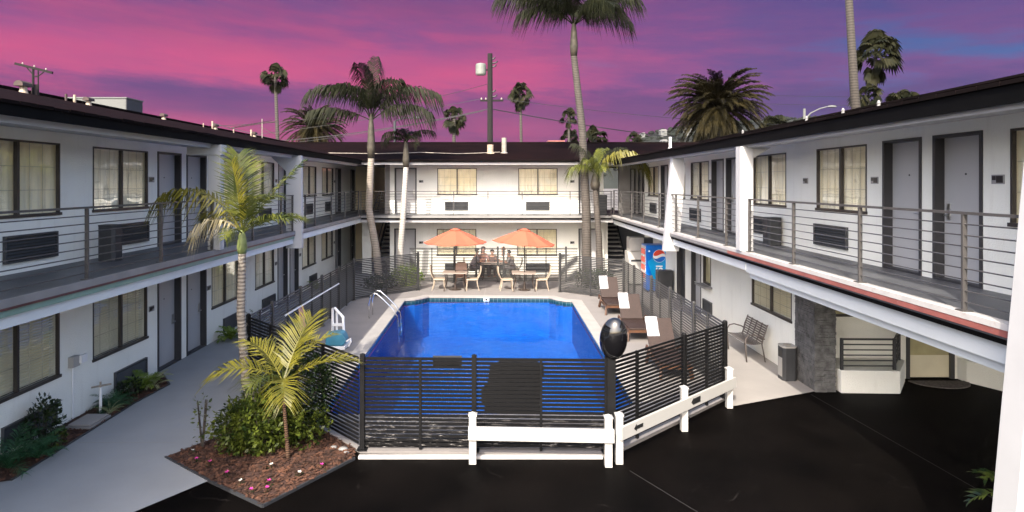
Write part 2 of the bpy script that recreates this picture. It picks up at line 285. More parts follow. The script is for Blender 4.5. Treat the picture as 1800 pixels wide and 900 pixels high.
M['soda_blue'] = mat('vending_blue', (.0, .13, .55), .3, var=.3, scale=2)
M['soda_light'] = mat('vending_light_blue', (.0, .28, .62), .3, var=.2, scale=2)
M['red'] = mat('logo_red', (.70, .06, .03), .35, var=.05)
M['white'] = mat('white_enamel', (.8, .8, .8), .35, var=.03)
M['product'] = mat('product_panel', (.5, .5, .5), .4, var=.9, scale=14)
M['grey_plastic'] = mat('grey_plastic', (.35, .34, .32), .5, var=.1)
M['bin_dark'] = mat('dark_bin_plastic', (.03, .032, .036), .5, var=.15)
M['taupe_metal'] = mat('taupe_bench_metal', (.13, .11, .10), .4, metal=.3, var=.1)
M['office_glass'] = mat('office_door_glass', (.42, .38, .22), .12, var=.35, scale=1.2)
M['pole'] = mat('creosoted_pole', (.006, .004, .0035), .9, var=.3, scale=5)
M['transf'] = mat('pale_transformer_paint', (.16, .17, .15), .5)
M['wire'] = mat('black_cable', (.01, .01, .012), .6)
M['galv'] = mat('galvanised_metal', (.35, .31, .26), .5, metal=.5, var=.25, scale=6)
M['vent'] = mat('rusty_roof_vent', (.34, .27, .2), .7, var=.4, scale=8)
M['ventcap'] = mat('dark_vent_cap', (.05, .03, .025), .7, var=.3)
M['farwall'] = mat('pale_far_wall', (.13, .135, .13), .9, var=.08, scale=.5)
M['fardark'] = mat('dark_blue_grey', (.035, .037, .045), .8)  # on the box building's side wall, shade put into the colour
M['hill'] = mat('scrub_hillside', (.022, .025, .022), 1, var=.5, scale=.03, stains=((.04, .038, .034), .05, .55, .6), spec=.05)
M['hilltree'] = mat('hillside_canopy', (.014, .017, .013), 1, var=.5, scale=.2, spec=.05)
M['skin'] = mat('skin', (.46, .25, .17), .5, var=.05)
M['skin2'] = mat('tanned_skin', (.30, .15, .10), .5, var=.05)
M['hair_dark'] = mat('dark_hair', (.02, .013, .01), .5)
M['hair_ginger'] = mat('ginger_hair', (.30, .10, .03), .5)
M['cloth_dark'] = mat('charcoal_cloth', (.10, .08, .09), .9)
M['cloth_brown'] = mat('brown_cloth', (.13, .08, .07), .9)
M['cloth_rose'] = mat('dusty_rose_cloth', (.36, .2, .18), .9)
M['cloth_white'] = mat('white_cloth', (.7, .68, .64), .9)
M['cloth_grey'] = mat('grey_cloth', (.20, .18, .18), .9)
M['pink_towel'] = mat('pink_towel', (.65, .34, .28), .95, var=.3, scale=8)
M['rubber'] = mat('coarse_grey_mat', (.10, .085, .08), .95, var=.5, scale=30, bump=1, bscale=60)

# ------------------------------------------------------------------ mesh helpers
ORG = {}
def tag(o, label=None, cat=None, group=None, kind=None):
    if label: o['label'] = label
    if cat: o['category'] = cat
    if group: o['group'] = group
    if kind: o['kind'] = kind
    return o
def thing(name, label, cat, loc=(0, 0, 0), rz=0, group=None, local=False):
    o = bpy.data.objects.new(name, None); C.objects.link(o); o.empty_display_size = .1
    o.location = loc; o.rotation_euler = (0, 0, rz); tag(o, label, cat, group)
    ORG[o.name] = Vector((0, 0, 0)) if local else Vector(loc)
    return o
def root(o):
    while o.parent: o = o.parent
    return o
class MB:
    def __init__(s): s.v = []; s.f = []; s.m = []; s.uv = {}; s.mi = 0
    def face(s, idx, uv=None):
        if uv: s.uv[len(s.f)] = uv
        s.f.append(tuple(idx)); s.m.append(s.mi)
    def quad(s, a, b, c, d, uv=None):
        n = len(s.v); s.v += [tuple(a), tuple(b), tuple(c), tuple(d)]; s.face((n, n + 1, n + 2, n + 3), uv); return s
    def tri(s, a, b, c):
        n = len(s.v); s.v += [tuple(a), tuple(b), tuple(c)]; s.face((n, n + 1, n + 2)); return s
    def box(s, a, b):
        x0, x1 = sorted((a[0], b[0])); y0, y1 = sorted((a[1], b[1])); z0, z1 = sorted((a[2], b[2])); n = len(s.v)
        s.v += [(x0, y0, z0), (x1, y0, z0), (x1, y1, z0), (x0, y1, z0), (x0, y0, z1), (x1, y0, z1), (x1, y1, z1), (x0, y1, z1)]
        for q in ((0, 3, 2, 1), (4, 5, 6, 7), (0, 1, 5, 4), (1, 2, 6, 5), (2, 3, 7, 6), (3, 0, 4, 7)): s.face([n + i for i in q])
        return s
    def bar(s, p0, p1, w, h, up=(0, 0, 1)):       # box along p0-p1, w sideways, h along up; p's are at its centre line
        p0 = Vector(p0); p1 = Vector(p1); d = (p1 - p0).normalized(); up = Vector(up)
        sd = d.cross(up); sd = sd.normalized() if sd.length > 1e-4 else Vector((1, 0, 0)); u = sd.cross(d).normalized(); n = len(s.v)
        for p in (p0, p1):
            for a, b in ((-1, -1), (1, -1), (1, 1), (-1, 1)): s.v.append(tuple(p + sd * a * w / 2 + u * b * h / 2))
        for q in ((0, 1, 2, 3), (7, 6, 5, 4), (0, 4, 5, 1), (1, 5, 6, 2), (2, 6, 7, 3), (3, 7, 4, 0)): s.face([n + i for i in q])
        return s
    def tube(s, pts, r, n=8, cap=True):
        pts = [Vector(p) for p in pts]; k = len(pts); rs = r if isinstance(r, (list, tuple)) else [r] * k; b0 = len(s.v); prev = None
        for i, p in enumerate(pts):
            d = (pts[min(i + 1, k - 1)] - pts[max(i - 1, 0)]).normalized()
            if prev is None: a = d.orthogonal().normalized()
            else:
                a = prev - d * prev.dot(d); a = a.normalized() if a.length > 1e-5 else d.orthogonal().normalized()
            prev = a; b = d.cross(a)
            for j in range(n): t = 2 * math.pi * j / n; s.v.append(tuple(p + (a * math.cos(t) + b * math.sin(t)) * rs[i]))
        for i in range(k - 1):
            for j in range(n): s.face((b0 + i * n + j, b0 + i * n + (j + 1) % n, b0 + (i + 1) * n + (j + 1) % n, b0 + (i + 1) * n + j))
        if cap: s.face([b0 + j for j in reversed(range(n))]); s.face([b0 + (k - 1) * n + j for j in range(n)])
        return s
    def lathe(s, c, prof, n=20, sx=1, sy=1):      # prof: (r, z) pairs
        b0 = len(s.v)
        for r, z in prof:
            for j in range(n): t = 2 * math.pi * j / n; s.v.append((c[0] + r * math.cos(t) * sx, c[1] + r * math.sin(t) * sy, c[2] + z))
        for i in range(len(prof) - 1):
            for j in range(n): s.face((b0 + i * n + j, b0 + i * n + (j + 1) % n, b0 + (i + 1) * n + (j + 1) % n, b0 + (i + 1) * n + j))
        s.face([b0 + j for j in reversed(range(n))]); s.face([b0 + (len(prof) - 1) * n + j for j in range(n)]); return s
    def sheet(s, outer, z, holes=()):
        loops = [[Vector((x, y, 0)) for x, y in p] for p in (outer, *holes)]; flat = [p for l in loops for p in l]; n = len(s.v)
        s.v += [(p.x, p.y, z) for p in flat]
        for t in tessellate_polygon(loops):
            a, b, c = (flat[i] for i in t)
            if (b - a).cross(c - a).z < 0: t = (t[0], t[2], t[1])
            s.face([n + i for i in t])
        return s
    def prism(s, poly, f0, f1):                   # poly of 2D points, f0/f1 map a 2D point to 3D
        n = len(s.v); k = len(poly); s.v += [tuple(f0(*p)) for p in poly] + [tuple(f1(*p)) for p in poly]
        s.face([n + i for i in reversed(range(k))]); s.face([n + k + i for i in range(k)])
        for i in range(k): s.face((n + i, n + (i + 1) % k, n + k + (i + 1) % k, n + k + i))
        return s
    def xf(s, mtx, start=0):
        for i in range(start, len(s.v)): s.v[i] = tuple(mtx @ Vector(s.v[i]))
        return s
    def build(s, name, mats, parent=None, smooth=False, bevel=0):
        if not isinstance(mats, (list, tuple)): mats = [mats]
        me = bpy.data.meshes.new(name); off = ORG[root(parent).name] if parent else Vector((0, 0, 0))
        me.from_pydata([(a - off.x, b - off.y, c - off.z) for a, b, c in s.v], [], s.f)
        for m in mats: me.materials.append(M[m] if isinstance(m, str) else m)
        if len(mats) > 1: me.polygons.foreach_set('material_index', s.m)
        if s.uv:
            ul = me.uv_layers.new()
            for fi, uv in s.uv.items():
                for li, q in zip(me.polygons[fi].loop_indices, uv): ul.data[li].uv = q
        if smooth: me.polygons.foreach_set('use_smooth', [True] * len(me.polygons))
        me.update(); o = bpy.data.objects.new(name, me); C.objects.link(o); o.parent = parent
        if bevel:
            b = o.modifiers.new('bevel', 'BEVEL'); b.width = bevel; b.segments = 2; b.limit_method = 'ANGLE'
        return o
def copy_tree(o, parent=None):
    c = o.copy(); C.objects.link(c); c.parent = parent
    for ch in list(KIDS(o)): copy_tree(ch, c)
    return c
def KIDS(o): return [x for x in bpy.data.objects if x.parent == o]
def structure(name, mb, m): return tag(mb.build(name, m), kind='structure')
def text_mesh(txt, size, extrude=.003):
    cu = bpy.data.curves.new('lettering', 'FONT'); cu.body = txt; cu.size = size; cu.extrude = extrude; cu.align_x = 'CENTER'; cu.align_y = 'CENTER'; cu.offset = size * .022
    o = bpy.data.objects.new('lettering', cu); C.objects.link(o); bpy.context.view_layer.update()
    me = bpy.data.meshes.new_from_object(o.evaluated_get(bpy.context.evaluated_depsgraph_get())); bpy.data.objects.remove(o); return me
def text_part(name, txt, size, m, parent, loc, rot):
    me = text_mesh(txt, size); me.materials.clear(); me.materials.append(M[m]); off = ORG[root(parent).name]
    me.transform(Matrix.Translation(Vector(loc) - off) @ rot); o = bpy.data.objects.new(name, me); C.objects.link(o); o.parent = parent; return o

# ------------------------------------------------------------------ ground and paving
POOL = [(-3.22, 11.55), (-3.0, 11.3), (2.1, 11.3), (2.62, 11.9), (2.66, 22.2), (2.35, 22.35), (2.1, 22.6), (1.9, 22.95), (-2.55, 23.1), (-2.75, 22.8), (-3.0, 22.55), (-3.35, 22.4)]
def offset(poly, d):
    out = []; k = len(poly)
    for i in range(k):
        a = Vector(poly[i - 1]); b = Vector(poly[i]); c = Vector(poly[(i + 1) % k])
        n1 = (b - a).normalized(); n2 = (c - b).normalized(); n1 = Vector((n1.y, -n1.x)); n2 = Vector((n2.y, -n2.x))
        m = (n1 + n2); m = m / max(m.length_squared / 2, .3); out.append((b.x + m.x * d, b.y + m.y * d))
    return out
COPING = offset(POOL, .34)
FEN = [(-5.17, 12.95), (-5.17, 22.5), (-3.09, 24.6), (-3.8, 26.6), (3.4, 26.6), (2.38, 24.2), (4.5, 22.4), (4.45, 12.3), (1.74, 9.75), (-2.17, 9.9)]
DECK = [(-5.17, 12.95), (-2.17, 9.85), (1.74, 9.7), (4.45, 12.25), (4.5, 22.5), (3.5, 26.7), (-3.9, 26.7), (-5.17, 22.6)]
g = MB(); g.sheet([(-1500, -1500), (1500, -1500), (1500, 1500), (-1500, 1500)], -.02, [offset(POOL, .1)]); structure('ground', g, 'ground')
g = MB(); g.sheet([(-22, -8), (22, -8), (22, 29.0), (-22, 29.0)], -.004, [offset(POOL, .12)]); structure('driveway', g, 'asphalt')
# joint lines in the driveway
g = MB()
for a, b in (((1.95, 9.25), (3.6, 6.2)), ((6.3, 12.6), (6.9, 6.0))):
    d = (Vector(b) - Vector(a)).normalized(); p = Vector((-d.y, d.x)) * .0035
    g.quad((a[0] - p.x, a[1] - p.y, .001), (a[0] + p.x, a[1] + p.y, .001), (b[0] + p.x, b[1] + p.y, .001), (b[0] - p.x, b[1] - p.y, .001))
structure('driveway_joint', g, 'rail')
g = MB(); g.sheet([(-7.6, 3.72), (-4.11, 8.9), (-5.13, 9.66), (-4.62, 10.5), (-5.0, 12.4), (-5.17, 12.95), (-5.17, 22.6), (-3.9, 26.7), (-3.9, 29.02), (-5.2, 40), (-7.6, 40)], .02)
structure('path', g, 'path')
g = MB(); g.sheet([(-3.9, 26.7), (3.5, 26.7), (4.5, 22.5), (4.45, 11.87), (6.45, 12.72), (8.6, 13.7), (8.6, 34), (4.9, 34), (4.9, 29.02), (-3.9, 29.02)], .02); structure('pavement', g, 'walk')
g = MB(); g.sheet(DECK, .045, [offset(POOL, .3)])
for i in range(len(DECK)):
    a, b = DECK[i], DECK[(i + 1) % len(DECK)]; g.quad((*a, -.01), (*b, -.01), (*b, .045), (*a, .045))
structure('pool_deck', g, 'concrete')
g = MB()
for y in (14.5, 17.0, 19.5, 22.0): g.box((3.0, y, .0452), (4.48, y + .012, .0458)); g.box((-5.15, y, .0452), (-3.6, y + .012, .0458))
for y in (14.2, 17.2, 20.2): g.box((4.55, y, .0202), (6.48, y + .012, .0208))
for x in (-2.5, -.5, 1.5): g.box((x, 23.5, .0452), (x + .015, 26.5, .0458))
for y in (6.5, 10.2, 13.4, 16.6, 19.8): g.box((-6.85, y, .0202), (-5.25, y + .012, .0208))
structure('paving_joints', g, 'greywall')
pool = thing('swimming_pool', 'bright blue swimming pool with pale coping in the middle of the courtyard', 'pool', (-.3, 17, 0))
g = MB(); g.sheet(COPING, .07, [offset(POOL, -.03)])
for P, z0, z1 in ((COPING, .03, .07), (offset(POOL, -.03), .03, .07)):
    for i in range(len(P)):
        a, b = P[i], P[(i + 1) % len(P)]; g.quad((*a, z0), (*b, z0), (*b, z1), (*a, z1))
g.build('coping', 'coping', pool)
g = MB(); u = 0
for i in range(len(POOL)):
    a, b = POOL[i], POOL[(i + 1) % len(POOL)]; l = (Vector(a) - Vector(b)).length
    g.quad((*a, .035), (*a, -.14), (*b, -.14), (*b, .035), [(u, .215), (u, 0), (u + l, 0), (u + l, .215)]); u += l
g.build('tile_band', 'tiles', pool)
g = MB(); P2 = offset(POOL, -.02)
for i in range(len(P2)):
    a, b = P2[i], P2[(i + 1) % len(P2)]; g.quad((*a, -.13), (*a, -1.4), (*b, -1.4), (*b, -.17))
g.sheet(offset(POOL, .02), -1.4)
g.build('basin', 'plaster', pool)
g = MB(); g.sheet(offset(POOL, -.001), -.07); g.build('water', 'water', pool)
g = MB(); g.box((-.52, 22.98, -.09), (-.32, 23.0, .05)); dm = g.build('depth_marker', 'white', pool)
g = MB(); g.tube([(-.42, 22.985, -.02), (-.42, 22.972, -.02)], .045, 16); g.build('ring_mark', 'black', dm)

# ------------------------------------------------------------------ the motel wings
class Frame:                                                   # u along the wall, n outward, z up
    def __init__(s, kind, p): s.k = kind; s.p = p
    def __call__(s, u, n, z):
        if s.k == 'L': return (s.p + n, u, z)
        if s.k == 'R': return (s.p - n, u, z)
        return (u, s.p - n, z)
def fb(mb, F, u0, u1, n0, n1, z0, z1): return mb.box(F(u0, n0, z0), F(u1, n1, z1))
def wall_panels(mb, F, u0, u1, z0, z1, ops, n0=-.2, n1=0):
    cuts = sorted({u0, u1, *[c for o in ops for c in o[:2] if u0 < c < u1]})
    for a, b in zip(cuts, cuts[1:]):
        mid = (a + b) / 2; zs = sorted((o[2], o[3]) for o in ops if o[0] < mid < o[1]); z = z0
        for q0, q1 in zs:
            if q0 > z + 1e-4: fb(mb, F, a, b, n0, n1, z, q0)
            z = max(z, q1)
        if z < z1 - 1e-4: fb(mb, F, a, b, n0, n1, z, z1)
def window(F, par, u0, u1, z0, z1, kind='curtain', div=True, seed=0):
    r = random.Random(seed); f = .03; g = MB()
    fb(g, F, u0, u1, -.05, .008, z1 - f, z1); fb(g, F, u0 - .02, u1 + .02, -.06, .03, z0 - .02, z0 + f)
    fb(g, F, u0, u0 + f, -.05, .008, z0 + f, z1 - f); fb(g, F, u1 - f, u1, -.05, .008, z0 + f, z1 - f)
    um = (u0 + u1) / 2; fb(g, F, um - .025, um + .025, -.06, .004, z0 + f, z1 - f)
    w_ = g.build('window', 'frame', par)
    g = MB()
    for a, b, n_ in ((u0 + f, um - .025, -.035), (um + .025, u1 - f, -.05)): g.quad(F(a, n_, z0 + f), F(b, n_, z0 + f), F(b, n_, z1 - f), F(a, n_, z1 - f))
    g.build('pane', 'glass', w_)
    g = MB()
    for a, b in ((u0 + f, um - .025), (um + .025, u1 - f)):
        for i in (1, 2): x = a + (b - a) * i / 3; fb(g, F, x - .007, x + .007, -.0665, -.0615, z0 + f, z1 - f)
        for i in (1, 2): z = z0 + f + (z1 - z0 - 2 * f) * i / 3; fb(g, F, a, b, -.066, -.062, z - .007, z + .007)
    g.build('muntin', 'muntin', w_)
    g = MB()
    if kind == 'curtain':
        k = 60; pts = []; ph = r.random() * 6
        for i in range(k + 1):
            u = u0 + (u1 - u0) * i / k; pts.append((u, -.085 + .010 * math.sin(i * 1.25 + ph) + .01 * math.sin(i * .53 + ph * 2)))
        for (a, na), (b, nb) in zip(pts, pts[1:]): g.quad(F(a, na, z0), F(b, nb, z0), F(b, nb, z1), F(a, na, z1))
        g.build('curtain', 'curtain', w_, True)
    else:
        z = z0 + .03
        while z < z1:
            n = len(g.v)
            g.quad(F(u0 + .02, -.115, z), F(u1 - .02, -.115, z), F(u1 - .02, -.078, z + .036), F(u0 + .02, -.078, z + .036)); z += .046
        g.build('blind', 'blind', w_)
        g = MB(); fb(g, F, u0, u1, -.19, -.185, z0, z1); g.build('curtain', 'curtain', w_)
def door(F, par, u0, u1, z0, z1, hinge=0):
    g = MB(); f = .045
    fb(g, F, u0 - .01, u0 + f, -.2, .015, z0, z1); fb(g, F, u1 - f, u1 + .01, -.2, .015, z0, z1); fb(g, F, u0 + f, u1 - f, -.2, .015, z1 - f, z1)
    fb(g, F, u0 + f, u1 - f, -.2, .01, z0, z0 + .03)
    g2 = MB(); fb(g2, F, u0 + f, u1 - f, -.17, -.13, z0 + .03, z1 - f); d = g2.build('door', 'door', par); g.build('door_frame', 'doorframe', d)
    g = MB(); hu = (u1 - f - .09) if hinge == 0 else (u0 + f + .09); s = -1 if hinge == 0 else 1
    fb(g, F, hu - .03, hu + .03, -.13, -.118, z0 + .88, z0 + 1.12); g.tube([F(hu, -.12, z0 + .95), F(hu, -.06, z0 + .95), F(hu + s * .12, -.06, z0 + .95)], .011, 6); g.build('handle', 'steel', d)
    g = MB(); um = (u0 + u1) / 2; g.tube([F(um, -.131, z0 + 1.55), F(um, -.122, z0 + 1.55)], .014, 8); g.build('peephole', 'black', d)
def plate(F, par, u, z):
    g = MB(); fb(g, F, u - .1, u + .1, .001, .016, z - .06, z + .06); p = g.build('room_number_plate', 'plate', par)
    g = MB(); fb(g, F, u - .088, u + .02, .016, .02, z - .045, z + .045); fb(g, F, u + .03, u + .088, .016, .02, z - .01, z + .045); g.build('number_panel', 'black', p)
def acunit(F, par, u0, u1, z0, z1):
    g = MB(); t = .03
    fb(g, F, u0, u1, .001, .05, z1 - t, z1); fb(g, F, u0, u1, .001, .05, z0, z0 + t); fb(g, F, u0, u0 + t, .001, .05, z0 + t, z1 - t); fb(g, F, u1 - t, u1, .001, .05, z0 + t, z1 - t)
    fb(g, F, u0 + t, u1 - t, .001, .006, z0 + t, z1 - t); a = g.build('air_conditioner', 'ac', par)
    g = MB(); z = z0 + t + .01
    while z < z1 - t - .03:
        g.quad(F(u0 + t, .045, z), F(u1 - t, .045, z), F(u1 - t, .012, z + .035), F(u0 + t, .012, z + .035)); z += .05
    g.build('grille', 'ac', a)
def railing(par, p0, p1, posts, z, h=1.06, bars=8, first=True):
    a = Vector((*p0, 0)); b = Vector((*p1, 0)); d = (b - a).normalized(); g = MB()
    g.bar((a.x, a.y, z + h), (b.x, b.y, z + h), .045, .03)
    for i in range(bars): zz = z + .1 + i * (h - .1) / bars; g.tube([(a.x, a.y, zz), (b.x, b.y, zz)], .0085, 6, True)
    rl = g.build('railing', 'rail', par)
    for p in posts:
        g = MB(); q = a + d * p
        g.bar((q.x, q.y, z + .005), (q.x, q.y, z + h - .016), .05, .03, up=d); sd = Vector((-d.y, d.x, 0))
        g.box((q.x - .06, q.y - .06, z + .002), (q.x + .06, q.y + .06, z + .012)); g.build('post', 'rail', rl)
DZ = 2.83                                                      # upper deck height
UH = 2.13
LW = thing('motel_wing', 'left two-storey white motel wing in shade with grey railing and paired doors', 'motel wing', (-7.6, 18, 0))
RW = thing('motel_wing', 'right two-storey white motel wing with leaning fin column and red balcony edge', 'motel wing', (6.5, 18, 0))
BW = thing('motel_wing', 'back two-storey white motel wing across the far end of the pool', 'motel wing', (0, 29, 0))
# ---- left wing
F = Frame('L', -7.6)
up = [('w', 8.98, 10.86), ('w', 11.74, 13.59), ('d', 13.98, 15.01, 0), ('d', 15.28, 16.3, 0), ('w', 17.32, 19.05), ('w', 19.35, 21.27), ('d', 21.66, 22.66, 0), ('w', 24.4, 26.2), ('w', 27.05, 28.9), ('d', 29.3, 30.3, 0), ('d', 32.3, 33.2, 0), ('w', 3.4, 5.2), ('w', 6.2, 8.0)]
lo = [('w', 8.98, 10.85), ('w', 11.74, 13.56), ('d', 13.98, 15.0, 0), ('d', 15.28, 16.3, 0), ('w', 16.62, 18.35), ('w', 19.6, 21.25), ('d', 21.6, 22.6, 0), ('d', 22.85, 23.85, 0), ('w', 24.3, 26.1), ('w', 27.0, 28.8), ('d', 29.3, 30.3, 0), ('d', 32.3, 33.2, 0), ('w', 3.4, 5.2), ('w', 6.2, 8.0)]
def ops(lst, z):
    return [(e[1], e[2], z + .89, z + 2.11) if e[0] == 'w' else (e[1], e[2], z, z + UH) if e[0] == 'd' else e[1:] for e in lst]
def furnish(F, par, lst, z, kinds):
    for i, e in enumerate(lst):
        if e[0] == 'w': window(F, par, e[1], e[2], z + .89, z + 2.11, kinds(e), seed=i + int(z * 10))
        elif e[0] == 'd': door(F, par, e[1], e[2], z, z + UH, e[3])
g = MB(); wall_panels(g, F, 2, 33.5, 0, DZ - .15, ops(lo, 0)); wall_panels(g, F, 2, 33.5, DZ, 5.13, ops(up, DZ)); g.build('wall', 'stucco', LW)
g = MB(); g.box((-7.6, 33.5, 0), (-6.6, 33.7, 2.68)); g.box((-7.6, 33.5, DZ), (-6.6, 33.7, 5.13)); g.box((-6.8, 33.7, 0), (-6.6, 39, 2.68)); g.box((-6.8, 33.7, DZ), (-6.6, 39, 5.13)); tag(g.build('wall', 'beige', LW), 'beige end wall of the breezeway')
g = MB(); g.box((-18.6, 2, 0), (-8.1, 39, 5.0)); g.build('outer_wall', 'body', LW)
g = MB(); g.box((-8.05, 2, .0), (-8.0, 33.4, 5.1)); g.build('room_backing', 'interior', LW)
furnish(F, LW, up, DZ, lambda e: 'curtain'); furnish(F, LW, lo, .02, lambda e: 'blind' if e[1] < 14 else 'curtain')
for u in (13.72, 16.55, 21.45, 23.0, 29.1): plate(F, LW, u, DZ + 1.5)
for u in (13.72, 16.45, 21.42, 24.05, 29.05): plate(F, LW, u, 1.5)
for a, b in ((9.6, 10.76), (12.5, 13.57), (19.9, 20.9), (24.7, 25.6), (27.5, 28.4)): acunit(F, LW, a, b, DZ + .17, DZ + .6)
for a, b in ((9.57, 10.74), (12.38, 13.5), (17.3, 18.3), (20.15, 21.3), (25.2, 26.2)): acunit(F, LW, a, b, .12, .5)
g = MB(); g.sheet([(-7.62, 2), (-6.0, 2), (-6.0, 27.4), (-5.2, 27.4), (-5.2, 39), (-6.62, 39), (-6.62, 33.6), (-7.62, 33.6)], DZ)
g.box((-7.8, 2, DZ - .13), (-6.02, 33.6, DZ - .004)); g.build('walkway_deck', 'deck', LW)
g = MB(); g.box((-6.02, 2, DZ - .10), (-5.985, 18.52, DZ + .004)); g.box((-6.02, 18.69, DZ - .10), (-5.985, 27.4, DZ + .004)); g.build('deck_edge', 'deck_edge', LW)
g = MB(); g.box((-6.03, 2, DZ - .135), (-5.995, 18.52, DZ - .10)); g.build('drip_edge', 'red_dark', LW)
g = MB(); g.box((-6.06, 2, DZ - .22), (-6.02, 18.52, DZ - .135)); g.build('fascia', 'green_strip', LW)
g = MB(); g.box((-6.34, 2, 2.46), (-6.06, 18.52, 2.69)); g.box((-6.34, 18.69, 2.52), (-6.03, 27.5, 2.69)); g.box((-7.6, 2, 2.66), (-6.34, 33.5, 2.69)); tag(g.build('beam', 'beam_blue', LW), 'long pale beam under the left balcony')
g = MB(); g.box((-6.3, 2, 5.0), (-6.08, 27.1, 5.16)); g.build('beam', 'trim', LW)
g = MB(); g.box((-7.9, 2, 5.131), (-5.95, 39, 5.155)); g.build('soffit', 'trim', LW)
def roof(par, kind):
    g = MB()
    if kind == 'L': A = [(-5.9, 2, 5.25), (-5.9, 40, 5.25), (-12.5, 40, 6.65), (-12.5, 2, 6.65), (-19.2, 2, 5.25), (-19.2, 40, 5.25)]
    if kind == 'R': A = [(5.0, 2, 5.22), (5.0, 40, 5.22), (11.6, 40, 6.6), (11.6, 2, 6.6), (18, 2, 5.22), (18, 40, 5.22)]
    if kind == 'B': A = [(-12, 27.1, 5.24), (11, 27.1, 5.24), (11, 34, 6.44), (-12, 34, 6.44), (-12, 41, 5.24), (11, 41, 5.24)]
    def uvq(a, b, c, d):
        w_ = (Vector(a) - Vector(b)).length; h = (Vector(b) - Vector(c)).length
        g.quad(a, b, c, d, [(0, 0), (w_, 0), (w_, h), (0, h)])
    uvq(A[0], A[1], A[2], A[3]); uvq(A[5], A[4], A[3], A[2]) if kind != 'B' else uvq(A[5], A[4], A[3], A[2])
    r_ = g.build('roof', 'shingle', par)
    # ragged shingle courses at the eave
    g = MB(); rr = random.Random(3)
    if kind == 'B':
        x = -12
        while x < 11: w_ = .3; g.box((x, 27.07, 5.215 + rr.random() * .01), (x + w_ - .02, 27.3, 5.262 + rr.random() * .02)); x += w_
    else:
        s = -1 if kind == 'L' else 1; xe = -5.9 if kind == 'L' else 5.0; y = 2
        while y < 27:
            w_ = .3; z = rr.random() * .015; g.box((xe - s * .03, y, 5.215), (xe + s * .22, y + w_ - .015, 5.25 + z)); y += w_
    g.build('eave_course', 'shingle', par)
    # ridge caps
    g = MB()
    if kind == 'L': g.bar((-12.5, 2, 6.67), (-12.5, 40, 6.67), .3, .06)
    if kind == 'R': g.bar((11.6, 2, 6.62), (11.6, 40, 6.62), .3, .06)
    if kind == 'B': g.bar((-12, 34, 6.45), (11, 34, 6.45), .3, .06)
    g.build('ridge_cap', 'shingle', par)
roof(LW, 'L')
g = MB(); g.box((-5.94, 2, 5.07), (-5.9, 27.1, 5.24)); g.build('gutter_fascia', 'dark_fascia', LW)
# posts and fin
g = MB(); g.box((-6.17, 13.3, DZ), (-5.9, 13.5, 5.0)); g.box((-6.6, 13.27, 4.85), (-5.86, 13.53, 5.07)); g.build('column', 'trim', LW, bevel=.006)
g = MB(); g.prism([(-6.27, 2.32), (-5.8, 2.32), (-5.82, 5.07), (-6.27, 5.07)], lambda x, z: (x, 18.52, z), lambda x, z: (x, 18.69, z)); g.prism([(-6.75, 5.06), (-6.27, 5.06), (-6.27, 4.6)], lambda x, z: (x, 18.54, z), lambda x, z: (x, 18.67, z)); g.build('fin_column', 'trim', LW, bevel=.006)
railing(LW, (-6.06, 2), (-6.06, 13.3), [y - 2 for y in (3.1, 5.15, 7.2, 9.23, 11.26, 13.26)], DZ)
railing(LW, (-6.06, 13.5), (-6.06, 18.52), [.05, 1.96, 4.0, 4.97], DZ)
railing(LW, (-6.06, 18.69), (-6.06, 27.3), [.05, 1.0, 2.05, 4.1, 6.15, 8.56], DZ)
# wall box and pipe
g = MB(); fb(g, F, 11.06, 11.24, .001, .10, .98, 1.17); b_ = g.build('junction_box', 'grey_plastic', LW, bevel=.005); g = MB(); fb(g, F, 11.22, 11.38, .1, .14, 1.02, 1.16); g.build('cover', 'white', b_)
g = MB(); g.tube([F(11.15, .03, .98), F(11.15, .03, .05)], .012, 6); g.build('conduit', 'white', LW)
# ---- right wing
F = Frame('R', 6.5)
up = [('w', 6.1, 7.93), ('d', 8.39, 9.33, 0), ('d', 9.6, 10.55, 1), ('w', 11.02, 12.75), ('w', 14.1, 15.93), ('d', 16.8, 17.8, 0), ('d', 18.0, 19.0, 1), ('w', 19.27, 21.05), ('w', 21.7, 23.4), ('d', 23.9, 24.9, 0), ('w', 25.3, 27.0), ('w', 2.6, 4.4)]
lo = [('o', 21.7, 22.7, 0, 2.1), ('d', 20.0, 21.0, 0), ('o', 19.07, 19.8, 1.1, 2.06), ('o', 13.83, 16.0, 1.17, 1.95)]
g = MB(); wall_panels(g, F, 13.0, 27.5, 0, DZ - .15, ops(lo, 0)); wall_panels(g, F, 2, 27.5, DZ, 5.13, ops(up, DZ)); g.build('wall', 'stucco', RW)
g = MB(); g.box((6.5, 27.5, 0), (8, 27.7, 2.68)); g.box((6.5, 27.5, DZ), (8, 27.7, 5.13)); g.build('wall', 'stucco', RW)
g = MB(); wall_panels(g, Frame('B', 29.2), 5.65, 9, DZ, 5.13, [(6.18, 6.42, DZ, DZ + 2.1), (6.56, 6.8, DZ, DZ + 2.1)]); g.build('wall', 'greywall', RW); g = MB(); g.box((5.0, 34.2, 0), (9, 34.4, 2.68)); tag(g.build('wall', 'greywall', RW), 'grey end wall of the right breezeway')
for a in (6.18, 6.56): door(Frame('B', 29.2), RW, a, a + .24, DZ, DZ + 2.1)
g = MB(); g.box((7.0, 2, DZ - .13), (17.4, 27.4, 5.0)); g.box((7.0, 13.8, 0), (17.4, 27.4, DZ - .131)); g.build('outer_wall', 'body', RW)
g = MB(); g.box((6.9, 2, DZ), (6.95, 27.4, 5.1)); g.box((6.9, 13.8, .0), (6.95, 27.4, 2.6)); g.build('room_backing', 'interior', RW)
furnish(F, RW, up, DZ, lambda e: 'curtain')
door(F, RW, 20.0, 21.0, .02, 2.13, 0)
window(F, RW, 13.83, 16.0, 1.17, 1.95, 'blind', seed=5)
